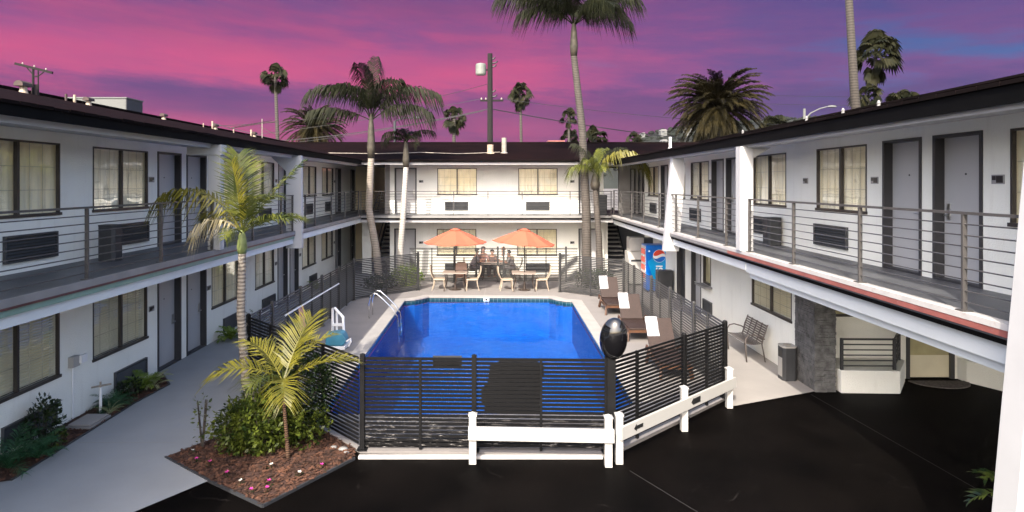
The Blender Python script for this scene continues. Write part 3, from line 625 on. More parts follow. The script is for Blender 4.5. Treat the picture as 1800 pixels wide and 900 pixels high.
# service window with shelf and a door whose dark pane stands for an unlit opening
g = MB()
for a, b, c, d in ((19.07, 19.8, 1.1, 1.15), (19.07, 19.8, 2.01, 2.06), (19.07, 19.12, 1.15, 2.01), (19.75, 19.8, 1.15, 2.01)): fb(g, F, a, b, -.1, .01, c, d)
sw = g.build('service_window', 'frame', RW); g = MB(); fb(g, F, 19.12, 19.75, -.08, -.07, 1.15, 2.01); g.build('pane', 'office_glass', sw); g = MB(); fb(g, F, 18.95, 19.9, .002, .24, 1.04, 1.09); g.build('shelf', 'deck_edge', sw)
g = MB()
for a, b, c, d in ((21.7, 21.76, .02, 2.1), (22.64, 22.7, .02, 2.1), (21.76, 22.64, 2.02, 2.1)): fb(g, F, a, b, -.19, .01, c, d)
gd = g.build('door', 'doorframe', RW); g = MB(); fb(g, F, 21.76, 22.64, -.15, -.12, .02, 2.02); g.build('pane', 'bin_dark', gd); g = MB(); g.tube([F(21.9, -.1, .95), F(21.9, -.1, 1.35)], .015, 6); g.build('handle', 'steel', gd)
acunit(F, RW, 18.95, 19.75, .2, .62)
for u in (8.12, 10.78, 13.2, 19.13, 23.65): plate(F, RW, u, DZ + 1.47)
for a, b in ((11.6, 12.8), (15.0, 16.05), (20.0, 21.1), (25.6, 26.6), (6.4, 7.4)): acunit(F, RW, a, b, DZ + .18, DZ + .6)
g = MB(); g.sheet([(5.0, 2), (6.52, 2), (6.52, 27.5), (9, 27.5), (9, 33), (4.95, 33), (4.95, 27.4), (5.0, 27.4)], DZ); g.box((5.02, 2, DZ - .13), (6.7, 27.4, DZ - .004)); g.box((5.02, 27.4, DZ - .13), (9, 31, DZ - .004)); g.build('walkway_deck', 'deck', RW)
g = MB(); g.box((4.985, 2, DZ - .03), (5.13, 27.4, DZ + .035)); g.build('curb', 'curb_white', RW)
g = MB(); g.box((4.99, 2, DZ - .10), (5.02, 13.6, DZ - .03)); g.build('drip_edge', 'red_strip', RW)
g = MB(); g.box((4.992, 13.6, DZ - .10), (5.02, 27.4, DZ - .03)); g.build('drip_edge', 'deck_edge', RW)
g = MB(); g.box((5.04, 2, DZ - .19), (5.08, 27.4, DZ - .10)); g.build('fascia', 'dark_fascia', RW)
g = MB(); g.box((5.2, 2, 2.3), (5.5, 12.9, 2.69)); g.box((5.12, 2, 2.42), (5.2, 12.9, 2.66)); g.box((5.1, 12.9, 2.46), (5.36, 18.2, 2.69)); g.box((5.1, 18.45, 2.46), (5.36, 27.5, 2.69)); g.box((5.36, 2, 2.66), (6.5, 27.5, 2.69)); tag(g.build('beam', 'beam_blue', RW), 'long pale beam under the right balcony')
g = MB(); g.box((5.1, 2, 4.98), (5.32, 27.1, 5.14)); g.build('beam', 'trim', RW)
g = MB(); g.box((5.03, 2, 5.131), (6.8, 27.7, 5.155)); g.box((4.95, 27.7, 5.131), (9, 33, 5.155)); g.build('soffit', 'trim', RW)
roof(RW, 'R')
g = MB(); g.box((5.0, 2, 5.03), (5.04, 27.1, 5.21)); g.build('gutter_fascia', 'dark_fascia', RW)
def finR(y0, y1, z0, zt=5.08):
    g = MB(); x = lambda z: 4.63 + .092 * z
    g.prism([(x(z0), z0), (x(z0) + .43, z0), (x(4.7) + .40, 4.7), (x(zt) + .30, zt), (x(zt), zt)], lambda a, z: (a, y0, z), lambda a, z: (a, y1, z)); return g
g = finR(18.2, 18.45, 2.27); g.build('fin_column', 'trim', RW, bevel=.006)
g = finR(5.72, 6.0, 0); fc = g.build('fin_column', 'trim', RW, bevel=.006)
g = MB(); g.box((4.99, 5.705, 1.33), (5.25, 5.719, 1.57)); pl = g.build('sign_plate', 'steel', fc); g = MB(); g.box((5.02, 5.695, 1.38), (5.2, 5.704, 1.5)); g.build('number_panel', 'black', pl)
g = MB(); g.box((4.95, 12.78, DZ + .036), (5.22, 13.02, 5.0)); g.prism([(5.22, 4.98), (5.22, 4.75), (5.6, 4.98)], lambda x, z: (x, 12.82, z), lambda x, z: (x, 12.98, z)); g.build('column', 'trim', RW, bevel=.006)
railing(RW, (5.06, 2), (5.06, 5.7), [.8, 2.8], DZ + .036); railing(RW, (5.06, 6.02), (5.06, 12.6), [.77, 2.72, 4.68, 6.55], DZ + .036)
railing(RW, (5.06, 13.02), (5.06, 18.2), [.83, 2.78, 4.75], DZ + .036); railing(RW, (5.06, 18.45), (5.06, 27.3), [.1, 1.15, 3.25, 5.2, 7.1, 8.8], DZ + .036)
# office front below the right wing
g = MB(); FB = Frame('B', 13.6)
wall_panels(g, FB, 6.9, 17, 0, 2.6, [(7.0, 8.25, 1.35, 2.0), (8.87, 9.92, 0, 2.08)]); g.build('office_wall', 'stucco', RW)
g = MB()
for a, b, c, d in ((8.87, 8.95, 0, 2.08), (9.84, 9.92, 0, 2.08), (8.95, 9.84, 2.0, 2.08)): fb(g, FB, a, b, -.12, .02, c, d)
od = g.build('office_door', 'doorframe', RW); g = MB(); fb(g, FB, 8.95, 9.84, -.08, -.05, .02, .5); g.build('door_panel', 'muntin', od); g = MB(); fb(g, FB, 8.95, 9.84, -.075, -.055, .5, 2.0); g.build('pane', 'office_glass', od); g = MB(); g.tube([FB(9.02, 0, .9), FB(9.02, 0, 1.3)], .015, 6); g.build('handle', 'steel', od)
g = MB()
for a, b, c, d in ((7.0, 8.25, 1.35, 1.4), (7.0, 8.25, 1.95, 2.0), (7.0, 7.05, 1.4, 1.95), (8.2, 8.25, 1.4, 1.95)): fb(g, FB, a, b, -.1, .015, c, d)
ow = g.build('window', 'frame', RW); g = MB(); fb(g, FB, 7.05, 8.2, -.07, -.05, 1.4, 1.95); g.build('pane', 'office_glass', ow)
g = MB(); g.prism([(6.95, 12.66), (8.12, 12.62), (8.72, 13.4), (8.72, 13.59), (6.95, 13.59)], lambda x, y: (x, y, 0), lambda x, y: (x, y, .46)); g.build('planter_wall', 'stucco', RW, bevel=.01)
g = MB(); g.prism([(9.98, 13.59), (10.0, 13.35), (10.35, 12.7), (17, 12.2), (17, 13.59)], lambda x, y: (x, y, 0), lambda x, y: (x, y, .46)); g.build('planter_wall', 'stucco', RW, bevel=.01)
def railbit(par, pts, z, h, n):
    g = MB()
    for a, b in zip(pts, pts[1:]):
        for i in range(n + 1): g.bar((*a, z + .08 + (h - .08) * i / n), (*b, z + .08 + (h - .08) * i / n), .03, .02 if i < n else .035)
    r_ = g.build('railing', 'doorframe', par)
    for p in pts: g = MB(); g.box((p[0] - .025, p[1] - .025, z), (p[0] + .025, p[1] + .025, z + h + .02)); g.build('post', 'doorframe', r_)
railbit(RW, [(6.99, 12.72), (8.05, 12.70), (8.6, 13.42)], .46, .62, 5); railbit(RW, [(10.3, 12.9), (16, 12.5)], .46, .42, 3)
# stone pillar
g = MB(); g.box((6.46, 12.76, 0), (6.88, 13.58, 2.3)); cs = g.build('stone_pillar', 'stone', RW)
g = MB(); rr = random.Random(11); z = 0
while z < 2.28:
    h = rr.choice((.04, .055, .07)); x = 6.46
    while x < 6.88:
        l = min(rr.uniform(.08, .26), 6.885 - x); p = rr.uniform(.01, .045)
        if l > .02: g.box((x, 12.76 - p, z), (x + l - .004, 12.762, z + h - .005))
        x += l
    y = 12.74
    while y < 13.58:
        l = min(rr.uniform(.1, .32), 13.585 - y); p = rr.uniform(.005, .02)
        if l > .02: g.box((6.46 - p, y, z), (6.462, y + l - .004, z + h - .005))
        y += l
    z += h
g.build('ledge_stone', 'stone', cs)
# ---- back wing
F = Frame('B', 29.0)
up = [('d', -4.77, -3.77, 0), ('w', -2.8, -.97), ('w', .95, 2.77), ('d', 3.75, 4.7, 1)]
lo = [('d', -4.79, -3.8, 0), ('w', -2.82, -1.0), ('w', .9, 2.74), ('d', 3.75, 4.7, 1)]
g = MB(); wall_panels(g, F, -5.0, 4.9, 0, DZ - .15, ops(lo, 0)); wall_panels(g, F, -5.0, 4.9, DZ, 5.13, ops(up, DZ)); g.build('wall', 'stucco', BW)
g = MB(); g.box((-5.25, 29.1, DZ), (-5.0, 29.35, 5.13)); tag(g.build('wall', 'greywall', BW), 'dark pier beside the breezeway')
g = MB(); g.box((-5.0, 29.5, 0), (4.9, 40, 5.0)); g.build('outer_wall', 'body', BW)
g = MB(); g.box((-4.9, 29.4, 0), (4.8, 29.42, 5.1)); g.build('room_backing', 'interior', BW)
furnish(F, BW, up, DZ, lambda e: 'curtain'); furnish(F, BW, lo, .02, lambda e: 'curtain')
for u in (-3.55, 3.45): plate(F, BW, u, DZ + 1.5); plate(F, BW, u, 1.5)
for a, b in ((-2.45, -1.37), (1.3, 2.4)): acunit(F, BW, a, b, DZ + .17, DZ + .57); acunit(F, BW, a, b, .15, .55)
g = MB(); g.box((-5.98, 27.4, DZ - .13), (4.94, 29, DZ - .004)); g.sheet([(-5.99, 27.4), (4.94, 27.4), (4.94, 29.0), (-5.2, 29.0), (-5.2, 27.41), (-5.99, 27.41)], DZ + .001); g.build('walkway_deck', 'deck', BW)
g = MB(); g.box((-5.98, 27.37, DZ - .10), (4.98, 27.4, DZ + .004)); g.build('deck_edge', 'deck_edge', BW)
g = MB(); g.box((-5.98, 27.38, DZ - .17), (4.98, 27.42, DZ - .10)); g.build('fascia', 'dark_fascia', BW)
g = MB(); g.box((-6.02, 27.45, 2.53), (5.08, 27.65, 2.69)); g.box((-6.0, 27.65, 2.66), (5.1, 29, 2.69)); tag(g.build('beam', 'trim', BW), 'white beam under the back balcony')
g = MB(); g.box((-6.07, 27.2, 5.06), (5.09, 27.36, 5.16)); g.build('beam', 'trim', BW)
g = MB(); g.box((-5.94, 27.15, 5.161), (5.02, 29.2, 5.18)); g.build('soffit', 'trim', BW)
roof(BW, 'B')
g = MB(); g.box((-5.9, 27.1, 5.16), (5.0, 27.14, 5.235)); g.build('gutter_fascia', 'dark_fascia', BW)
railing(BW, (-6.03, 27.44), (5.03, 27.44), [.03, 2.0, 4.1, 5.6, 7.1, 9.2, 11.0], DZ)
g = MB(); g.box((-6.35, 29.3, 0), (-5.92, 29.4, 2.66)); g.build('partition', 'stucco', BW)
g = MB(); g.box((4.9, 29.3, 0), (5.15, 29.4, 2.66)); g.build('partition', 'stucco', BW)
def stairs(x0, x1, label, dark):
    t = thing('staircase', label, 'staircase', ((x0 + x1) / 2, 29.6, 0)); n = 15
    g = MB()
    for i in range(n): z = DZ * (i + 1) / n; g.box((x0, 29.7 + i * .27, z - .05), (x1, 30.0 + i * .27, z))
    g.build('tread', 'curb_white' if not dark else 'deck_edge', t)
    g = MB()
    for i in range(n): z = DZ * (i + 1) / n; g.box((x0, 29.97 + i * .27, z - .19), (x1, 29.99 + i * .27, z - .051))
    g.build('riser', 'fardark', t)
    for x in (x0 - .03, x1 + .03): g = MB(); g.bar((x, 29.6, .1), (x, 33.8, DZ), .05, .28); g.build('stringer', 'bin_dark', t)
    g = MB(); g.tube([(x0 - .05, 29.5, .9), (x0 - .05, 32.6, 2.6)], .025, 6); g.build('handrail', 'black', t)
stairs(-5.8, -5.08, 'dark staircase climbing under the left end of the back wing', True)
stairs(5.3, 6.15, 'pale-treaded staircase climbing behind the vending machines', False)
# hand truck leaning in the breezeway
t = thing('hand_truck', 'dark folded hand truck leaning on the upper landing by the left stairs', 'hand truck', (-5.75, 29.6, DZ))
g = MB(); g.tube([(-5.9, 29.5, DZ + .1), (-5.62, 29.8, DZ + 1.05), (-5.56, 29.8, DZ + 1.1)], .022, 6); g.tube([(-5.7, 29.5, DZ + .1), (-5.5, 29.8, DZ + 1.02)], .022, 6); g.tube([(-5.78, 29.65, DZ + .5), (-5.6, 29.65, DZ + .5)], .02, 6); g.build('frame', 'bin_dark', t)
g = MB(); g.box((-5.95, 29.3, DZ + .02), (-5.55, 29.5, DZ + .05)); g.build('toe_plate', 'bin_dark', t)
for x in (-5.97, -5.58): g = MB(); g.tube([(x, 29.52, DZ + .11), (x + .05, 29.52, DZ + .11)], .1, 12); g.build('wheel', 'black', t)

# ------------------------------------------------------------------ pool fence
FT = thing('pool_fence', 'black horizontal-slat fence enclosing the swimming pool', 'fence', (-.3, 9.9, 0))
def fence_run(a, b, posts, mid, zt=1.5, m='fence', sh=.038):
    a = Vector(a); b = Vector(b); g = MB(); n = 22; d = (b - a).normalized(); pitch = .064
    for i in range(n):
        z = zt - .02 - i * pitch; g.bar((a.x, a.y, z), (b.x, b.y, z), .014, sh)
    g.build('slat_panel', m, FT)
    for t in posts:
        p = a + d * t; g = MB(); g.bar((p.x, p.y, .0), (p.x, p.y, zt + .03), .075, .075, up=(d.x, d.y, 0)); g.lathe((p.x, p.y, zt + .03), [(.045, 0), (.04, .02), (.001, .035)], 8); g.box((p.x - .08, p.y - .08, .046), (p.x + .08, p.y + .08, .058)); g.build('post', 'fence' if m == 'fence' else 'fence_dark', FT)
    for t in mid:
        p = a + d * t; g = MB(); g.bar((p.x, p.y, .06), (p.x, p.y, zt), .045, .04, up=(d.x, d.y, 0)); g.build('batten', 'fence' if m == 'fence' else 'fence_dark', FT)
fence_run((-2.17, 9.9), (1.74, 9.78), [.03, 1.8, 3.88], [.95, 2.85], m='fence_front', sh=.045)
fence_run((1.74, 9.78), (4.47, 12.3), [2.2, 3.7], [.75, 3.0], m='fence_dark')
fence_run((4.47, 12.33), (4.5, 22.4), [1.95, 3.95, 5.95, 8.3, 10.05], [1.0, 2.95, 4.95, 7.1, 9.2])
fence_run((-5.17, 12.95), (-2.21, 9.93), [.03, 2.1], [1.05, 3.1], m='fence_dark')
fence_run((-5.17, 13.0), (-5.17, 22.5), [1.35, 3.4, 5.4, 7.35, 9.5], [.6, 2.4, 4.4, 6.35, 8.4])
fence_run((-5.17, 22.5), (-3.09, 24.6), [2.9], [1.4], m='fence')
fence_run((-3.75, 26.6), (3.4, 26.6), [1.9, 3.75, 4.0, 6.65], [.95, 2.85, 4.95, 5.8])
fence_run((2.38, 24.2), (4.5, 22.4), [.03], [1.4])
g = MB(); g.box((-2.17, 9.93, .06), (1.7, 9.96, .06 + .14)); g.build('kick_board', 'fence_front', FT)
g = MB(); g.box((-2.15, 9.62, 0), (1.62, 9.70, .05)); o = g.build('kerb', 'curb_white', bevel=.01); tag(o, kind='structure')
t = thing('notice_board', 'small rectangular dark notice board on the pool side of the front fence', 'notice board', (-.8, 9.93, 1.35)); g = MB(); g.box((-1.03, 9.925, 1.33), (-.57, 9.945, 1.51)); g.build('panel', 'bin_dark', t); g = MB(); g.box((-1.0, 9.9451, 1.35), (-.6, 9.948, 1.49)); g.build('face', 'white', t)
t = thing('notice_board', 'large dark stepped-edge notice board on the pool side of the front fence', 'notice board', (.2, 9.9, .6))
g = MB(); g.prism([(-.22, .62), (.70, .62), (.70, 1.18), (.73, 1.2), (.73, 1.36), (.62, 1.44), (.08, 1.46), (-.12, 1.38), (-.16, 1.1), (-.26, 1.0), (-.26, .8), (-.2, .72)], lambda x, z: (x, 9.875, z), lambda x, z: (x, 9.90, z)); g.build('panel', 'bin_dark', t)
g = MB()
for x in (-.05, .55): g.bar((x, 9.912, .66), (x, 9.912, 1.4), .03, .02)
g.build('bracket', 'black', t)
# convex mirror on the corner post
t = thing('convex_mirror', 'glossy black domed safety mirror seen from behind on the front corner fence post', 'mirror', (1.74, 9.75, 0))
g = MB(); g.bar((1.76, 9.74, 0), (1.76, 9.74, 1.62), .13, .13, up=(0, 1, 0)); g.build('post', 'fence_dark', t)
g = MB(); prof = [(.001, -.13), (.09, -.12), (.17, -.09), (.23, -.045), (.25, 0), (.245, .02), (.001, .022)]; g.lathe((0, 0, 0), prof[::-1], 40)
g.xf(Matrix.Translation((1.79, 9.68, 1.84)) @ Matrix.Rotation(R(8), 4, 'Y') @ Matrix.Rotation(R(-18), 4, 'Z') @ Matrix.Rotation(R(-84), 4, 'X') @ Matrix.Diagonal((.86, 1.36, 1, 1)))
g.build('dome', 'gloss_black', t, True)
g = MB(); g.tube([(1.76, 9.72, 1.55), (1.77, 9.69, 1.7)], .03, 8); g.build('bracket', 'black', t)
# white guard rails
def guard(name_label, posts, arrows):
    t = thing('guard_rail', name_label, 'guard rail', (*posts[0], 0))
    for p in posts:
        g = MB(); w_ = .055; g.box((p[0] - w_, p[1] - w_, 0), (p[0] + w_, p[1] + w_, .73)); po = g.build('post', 'vinyl', t, bevel=.004)
        g = MB(); g.box((p[0] - .065, p[1] - .065, .73), (p[0] + .065, p[1] + .065, .75)); n = len(g.v); g.v += [(p[0] - .06, p[1] - .06, .75), (p[0] + .06, p[1] - .06, .75), (p[0] + .06, p[1] + .06, .75), (p[0] - .06, p[1] + .06, .75), (p[0], p[1], .785)]
        for i in range(4): g.face((n + i, n + (i + 1) % 4, n + 4))
        g.build('cap', 'vinyl', po)
    a = Vector(posts[0]); b = Vector(posts[-1]); d = (b - a).normalized(); nrm = Vector((d.y, -d.x))
    if nrm.y > 0: nrm = -nrm
    a2 = a + nrm * .08 - d * .06; b2 = b + nrm * .08 + d * .08
    g = MB(); g.bar((a2.x, a2.y, .485), (b2.x, b2.y, .485), .045, .2); rl = g.build('rail', 'vinyl', t, bevel=.004)
    for s, l, h in arrows:
        q = a2 + d * s + nrm * .024; g = MB()
        P = [(0, 0), (.07, .055), (.07, .028), (l, .028), (l, -.028), (.07, -.028), (.07, -.055)]
        if h > 1: P = [(0, 0), (.06, .06), (.06, .05), (l, .05), (l, -.05), (.06, -.05), (.06, -.06)]
        f = lambda off: (lambda x, z: ((q + d * x + nrm * off).x, (q + d * x + nrm * off).y, .49 + z))
        g.prism(P, f(0), f(.004)); g.build('arrow_decal', 'black', rl)
    return t
guard('low white vinyl guard rail in front of the front fence gate', [(-.38, 9.5), (1.66, 9.4)], [])
guard('angled white vinyl guard rail with two black arrow stickers', [(1.84, 9.5), (3.2, 10.75), (4.38, 11.85)], [(.3, .24, 1), (1.98, .3, 2)])

# ------------------------------------------------------------------ pool side furniture
def chair(name, label, m, loc, rz, group):
    t = thing(name, label, 'chair', loc, rz, group, local=True)
    g = MB(); g.prism([(-.23, -.22), (.23, -.22), (.24, .1), (.22, .23), (-.22, .23), (-.24, .1)], lambda x, y: (x, y, .41), lambda x, y: (x, y, .45)); g.build('seat', m, t, bevel=.01)
    g = MB(); k = 8; rows = []
    for i in range(k + 1):
        f = i / k; z = .45 + .5 * f; y = -.2 - .13 * f - .05 * math.sin(f * 3.1); hw = .21 + .03 * math.sin(f * 3.1) - (.05 if i == k else 0); rows.append((z, y, hw))
    for (z0, y0, w0), (z1, y1, w1) in zip(rows, rows[1:]):
        for dy, fl in ((0, 1), (-.025, 0)):
            q = [(-w0, y0 + dy, z0), (0, y0 - .03 + dy, z0), (0, y1 - .03 + dy, z1), (-w1, y1 + dy, z1)]; q2 = [(0, y0 - .03 + dy, z0), (w0, y0 + dy, z0), (w1, y1 + dy, z1), (0, y1 - .03 + dy, z1)]
            g.quad(*q); g.quad(*q2)
        for s in (-1, 1): g.quad((s * w0, y0, z0), (s * w0, y0 - .025, z0), (s * w1, y1 - .025, z1), (s * w1, y1, z1))
    g.build('backrest', m, t)
    for x, y, dx, dy in ((-.2, .19, -.02, .03), (.2, .19, .02, .03), (-.2, -.19, -.02, -.09), (.2, -.19, .02, -.09)):
        g = MB(); g.tube([(x, y, .42), (x + dx * .4, y + dy * .3, .22), (x + dx, y + dy, 0)], [.022, .018, .014], 8); g.build('leg', m, t)
    return t
G1 = 'beige patio chairs at the umbrella tables'
ch = chair('patio_chair', 'beige wicker patio chair at the left side of the left umbrella table', 'resin', (-2.3, 24.72, .045), R(-90), G1)
def cchair(label, x, y, rz, grp=G1, m=None):
    c = copy_tree(ch); c.location = (x, y, .045 if y < 26.6 else .02); c.rotation_euler = (0, 0, rz); c['label'] = label; c['group'] = grp; return c
cchair('beige wicker patio chair at the right side of the left umbrella table, turned towards it', -1.02, 24.65, R(95))
cchair('beige wicker patio chair at the left side of the right umbrella table', .35, 24.6, R(-85))
cchair('beige wicker patio chair at the right end of the right umbrella table', 1.72, 24.65, R(90))
cb = chair('patio_chair', 'pinkish tan patio chair with its back to the far fence at the left umbrella table', 'resin_pink', (-1.5, 25.35, .045), R(180), G1)
def table(label, x, y, zb=.045):
    t = thing('patio_table', label, 'table', (x, y, zb))
    g = MB(); g.box((x - .48, y - .45, zb + .68), (x + .48, y + .45, zb + .71)); g.build('tabletop', 'table', t, bevel=.01)
    for sx in (-1, 1):
        for sy in (-1, 1): g = MB(); g.tube([(x + sx * .38, y + sy * .36, zb + .68), (x + sx * .33, y + sy * .32, zb + .35), (x + sx * .42, y + sy * .4, zb)], .02, 6); g.build('leg', 'bronze', t)
    return t
table('square taupe patio table under the left orange umbrella', -1.68, 24.72); table('square taupe patio table under the right orange umbrella', 1.03, 24.62)
def umbrella(label, x, y, tilt):
    t = thing('patio_umbrella', label, 'umbrella', (x, y, .045), 0, 'orange patio umbrellas')
    g = MB(); g.tube([(x, y, .05), (x, y, 2.42)], .02, 8); g.build('pole', 'bronze', t)
    g = MB(); g.lathe((x, y, .045), [(.24, 0), (.24, .03), (.06, .06), (.04, .2), (.03, .3)], 20); g.build('base', 'bronze', t)
    g = MB(); n = 8; Rr = 1.24; st = len(g.v)
    for i in range(n):
        a0 = 2 * math.pi * (i + .12) / n; a1 = 2 * math.pi * (i + 1.12) / n; am = (a0 + a1) / 2
        P = lambda r, a, z: (x + r * math.cos(a), y + r * math.sin(a), z)
        rings = [(.17, 2.40), (.6, 2.22), (1.0, 2.03), (Rr, 1.93)]
        for (r0, z0), (r1, z1) in zip(rings, rings[1:]):
            sg0 = .035 * r0; sg1 = .035 * r1
            g.quad(P(r0, a0, z0), P(r0 * .93, am, z0 - sg0), P(r1 * .93, am, z1 - sg1), P(r1, a0, z1)); g.quad(P(r0 * .93, am, z0 - sg0), P(r0, a1, z0), P(r1, a1, z1), P(r1 * .93, am, z1 - sg1))
        g.quad(P(Rr, a0, 1.93), P(Rr * .93, am, 1.93 - .04), P(Rr * .93, am, 1.87), P(Rr, a0, 1.90)); g.quad(P(Rr * .93, am, 1.89), P(Rr, a1, 1.93), P(Rr, a1, 1.90), P(Rr * .93, am, 1.87))
    mt = Matrix.Translation((x, y, 2.3)) @ Matrix.Rotation(R(tilt), 4, 'Y') @ Matrix.Translation((-x, -y, -2.3)); g.xf(mt); cp = g.build('canopy', 'orange', t)
    g = MB()
    for i in range(n):
        a0 = 2 * math.pi * (i + .12) / n; a1 = 2 * math.pi * (i + 1.12) / n
        g.quad((x + .24 * math.cos(a0), y + .24 * math.sin(a0), 2.40), (x + .24 * math.cos(a1), y + .24 * math.sin(a1), 2.40), (x + .02 * math.cos(a1), y + .02 * math.sin(a1), 2.48), (x + .02 * math.cos(a0), y + .02 * math.sin(a0), 2.48))
    g.xf(mt); g.build('vent_cap', 'orange', cp)
    for i in range(n): a0 = 2 * math.pi * (i + .12) / n; g = MB(); g.tube([(x + .05 * math.cos(a0), y + .05 * math.sin(a0), 2.38), (x + 1.2 * math.cos(a0), y + 1.2 * math.sin(a0), 1.915)], .008, 4); g.xf(mt); g.build('rib', 'bronze', t)
umbrella('orange patio umbrella over the left table, nearer the staircase', -1.68, 24.72, 0); umbrella('orange patio umbrella over the right table, tilted slightly to the right', 1.05, 24.6, 5)
# loungers
def lounger():
    t = thing('sun_lounger', '', 'sun lounger', (0, 0, 0), 0, 'brown wicker loungers beside the pool', local=True)   # foot at y=0, head at +y
    g = MB(); g.box((-.31, .0, .31), (.31, 1.15, .36)); g.build('seat', 'wicker', t, bevel=.01)
    g = MB(); n0 = len(g.v); g.box((-.31, 0, -.02), (.31, .78, .03)); g.xf(Matrix.Translation((0, 1.13, .36)) @ Matrix.Rotation(R(52), 4, 'X')); g.build('backrest', 'wicker', t, bevel=.01)
    g = MB(); g.box((-.33, -.03, .22), (-.29, 1.3, .31)); g.box((.29, -.03, .22), (.33, 1.3, .31)); g.box((-.29, -.03, .24), (.29, 0.0, .31)); g.build('frame', 'wood', t)
    for sx in (-1, 1):
        for y, dy in ((.08, -.06), (1.2, .14)): g = MB(); g.bar((sx * .31, y, .24), (sx * .34, y + dy, 0), .05, .08); g.build('leg', 'wood', t)
        g = MB(); g.tube([(sx * .36, .75, .3), (sx * .38, .85, .42), (sx * .38, 1.1, .46), (sx * .36, 1.3, .3)], .025, 6); g.build('armrest', 'wood', t)
    return t
L0 = lounger(); Ls = [(3.78, 19.9, 'brown wicker sun lounger farthest along the pool, against the corner fence'), (3.80, 16.6, 'middle brown wicker sun lounger with a towel on its raised back'), (3.82, 13.35, 'nearest brown wicker sun lounger beside the domed mirror')]
for i, (x, y, lab) in enumerate(Ls):
    o = L0 if i == 0 else copy_tree(L0); o.location = (x, y, .045); o['label'] = lab
    g = MB(); mt = Matrix.Translation((x, y + 1.13, .405)) @ Matrix.Rotation(R(52), 4, 'X'); k = 10
    for a in range(k):
        for b in range(6):
            def P(a, b, top): f = a / k; return (-.31 + .28 * b / 6, .32 + .52 * f if f < .9 else .80, (.04 + .006 * math.sin(b * 2 + a + i)) if f < .9 else .04 - (f - .9) * .5 + .02)
            g.quad(P(a, b, 1), P(a, b + 1, 1), P(a + 1, b + 1, 1), P(a + 1, b, 1))
    n = len(g.v)
    g.box((-.312, .31, .032), (-.028, .79, .039))
    g.xf(mt); tw = g.build('towel', 'towel', None, True); tw.location = (0, 0, 0)
    tag(tw, ['white towel folded over the farthest brown lounger', 'white towel folded over the middle brown lounger', 'white towel folded over the nearest brown lounger'][i], 'towel', 'white towels on the loungers')
# pool ladder rails
t = thing('pool_ladder', 'polished steel pool ladder with two curved grab rails at the left pool edge', 'ladder', (-3.7, 19.7, .045))
for y in (19.45, 20.0):
    g = MB(); pts = [(-4.0, y, .05), (-4.02, y, .5), (-3.97, y, .68)] + [(-3.82 + .15 * math.cos(a) * 1, y, .72 + .1 * math.sin(a)) for a in (R(150), R(110), R(70))] + [(-3.55, y, .62), (-3.25, y, .32), (-3.12, y, .1), (-3.08, y, -.3), (-3.08, y, -.75)]
    g.tube(pts, .021, 8); g.build('grab_rail', 'chrome', t, True)
for z in (-.25, -.5): g = MB(); g.box((-3.14, 19.45, z), (-3.04, 20.0, z + .03)); g.build('step', 'chrome', t)
# pool lift
t = thing('pool_lift', 'white pool lift with faded blue seat shell beside the left fence', 'pool lift', (-4.05, 16.1, .045))
g = MB(); g.box((-4.35, 15.75, .05), (-3.85, 16.5, .14)); g.build('base', 'white', t, bevel=.01)
g = MB(); g.tube([(-4.3, 16.3, .1), (-4.3, 16.3, .98), (-4.22, 16.2, 1.02), (-3.98, 16.1, .8), (-3.96, 16.1, .35)], .035, 8); g.tube([(-4.18, 16.25, .1), (-4.18, 16.25, .95)], .03, 8); g.box((-4.3, 16.2, .55), (-4.0, 16.25, .62)); g.build('mast', 'white', t)
g = MB(); g.prism([(-4.35, .14), (-3.9, .14), (-3.82, .3), (-3.9, .46), (-4.0, .50), (-4.35, .45)], lambda x, z: (x, 15.75, z), lambda x, z: (x, 16.1, z)); g.build('seat_shell', 'lift_blue', t, bevel=.04)
g = MB(); g.tube([(-3.78, 15.62, .3), (-3.66, 15.6, .38), (-3.66, 15.6, .3), (-3.72, 15.6, .18)], .018, 6); g.build('footrest', 'white', t)
t = thing('rescue_pole', 'long white pole hung along the left pool fence', 'pole', (-5.08, 17.5, 1.05)); g = MB(); g.tube([(-5.09, 15.0, 1.08), (-5.08, 20.0, 1.04)], .022, 8); g.build('shaft', 'white', t)
for y in (15.7, 18.8): g = MB(); g.box((-5.15, y, 1.0), (-5.05, y + .04, 1.03)); g.build('hook', 'black', t)
g = MB()
for i in range(7):
    y0 = 16.0 + i * .05; g.quad((-5.1 + .02 * (i % 2), y0, 1.08), (-5.1 + .02 * ((i + 1) % 2), y0 + .05, 1.08), (-5.05 + .03 * ((i + 1) % 2), y0 + .06, .48 + .05 * (i % 3)), (-5.05 + .03 * (i % 2), y0, .48 + .04 * (i % 3)))
tw = g.build('hanging_towel', 'pink_towel'); tag(tw, 'pink and orange towel hanging on the left pool fence', 'towel')

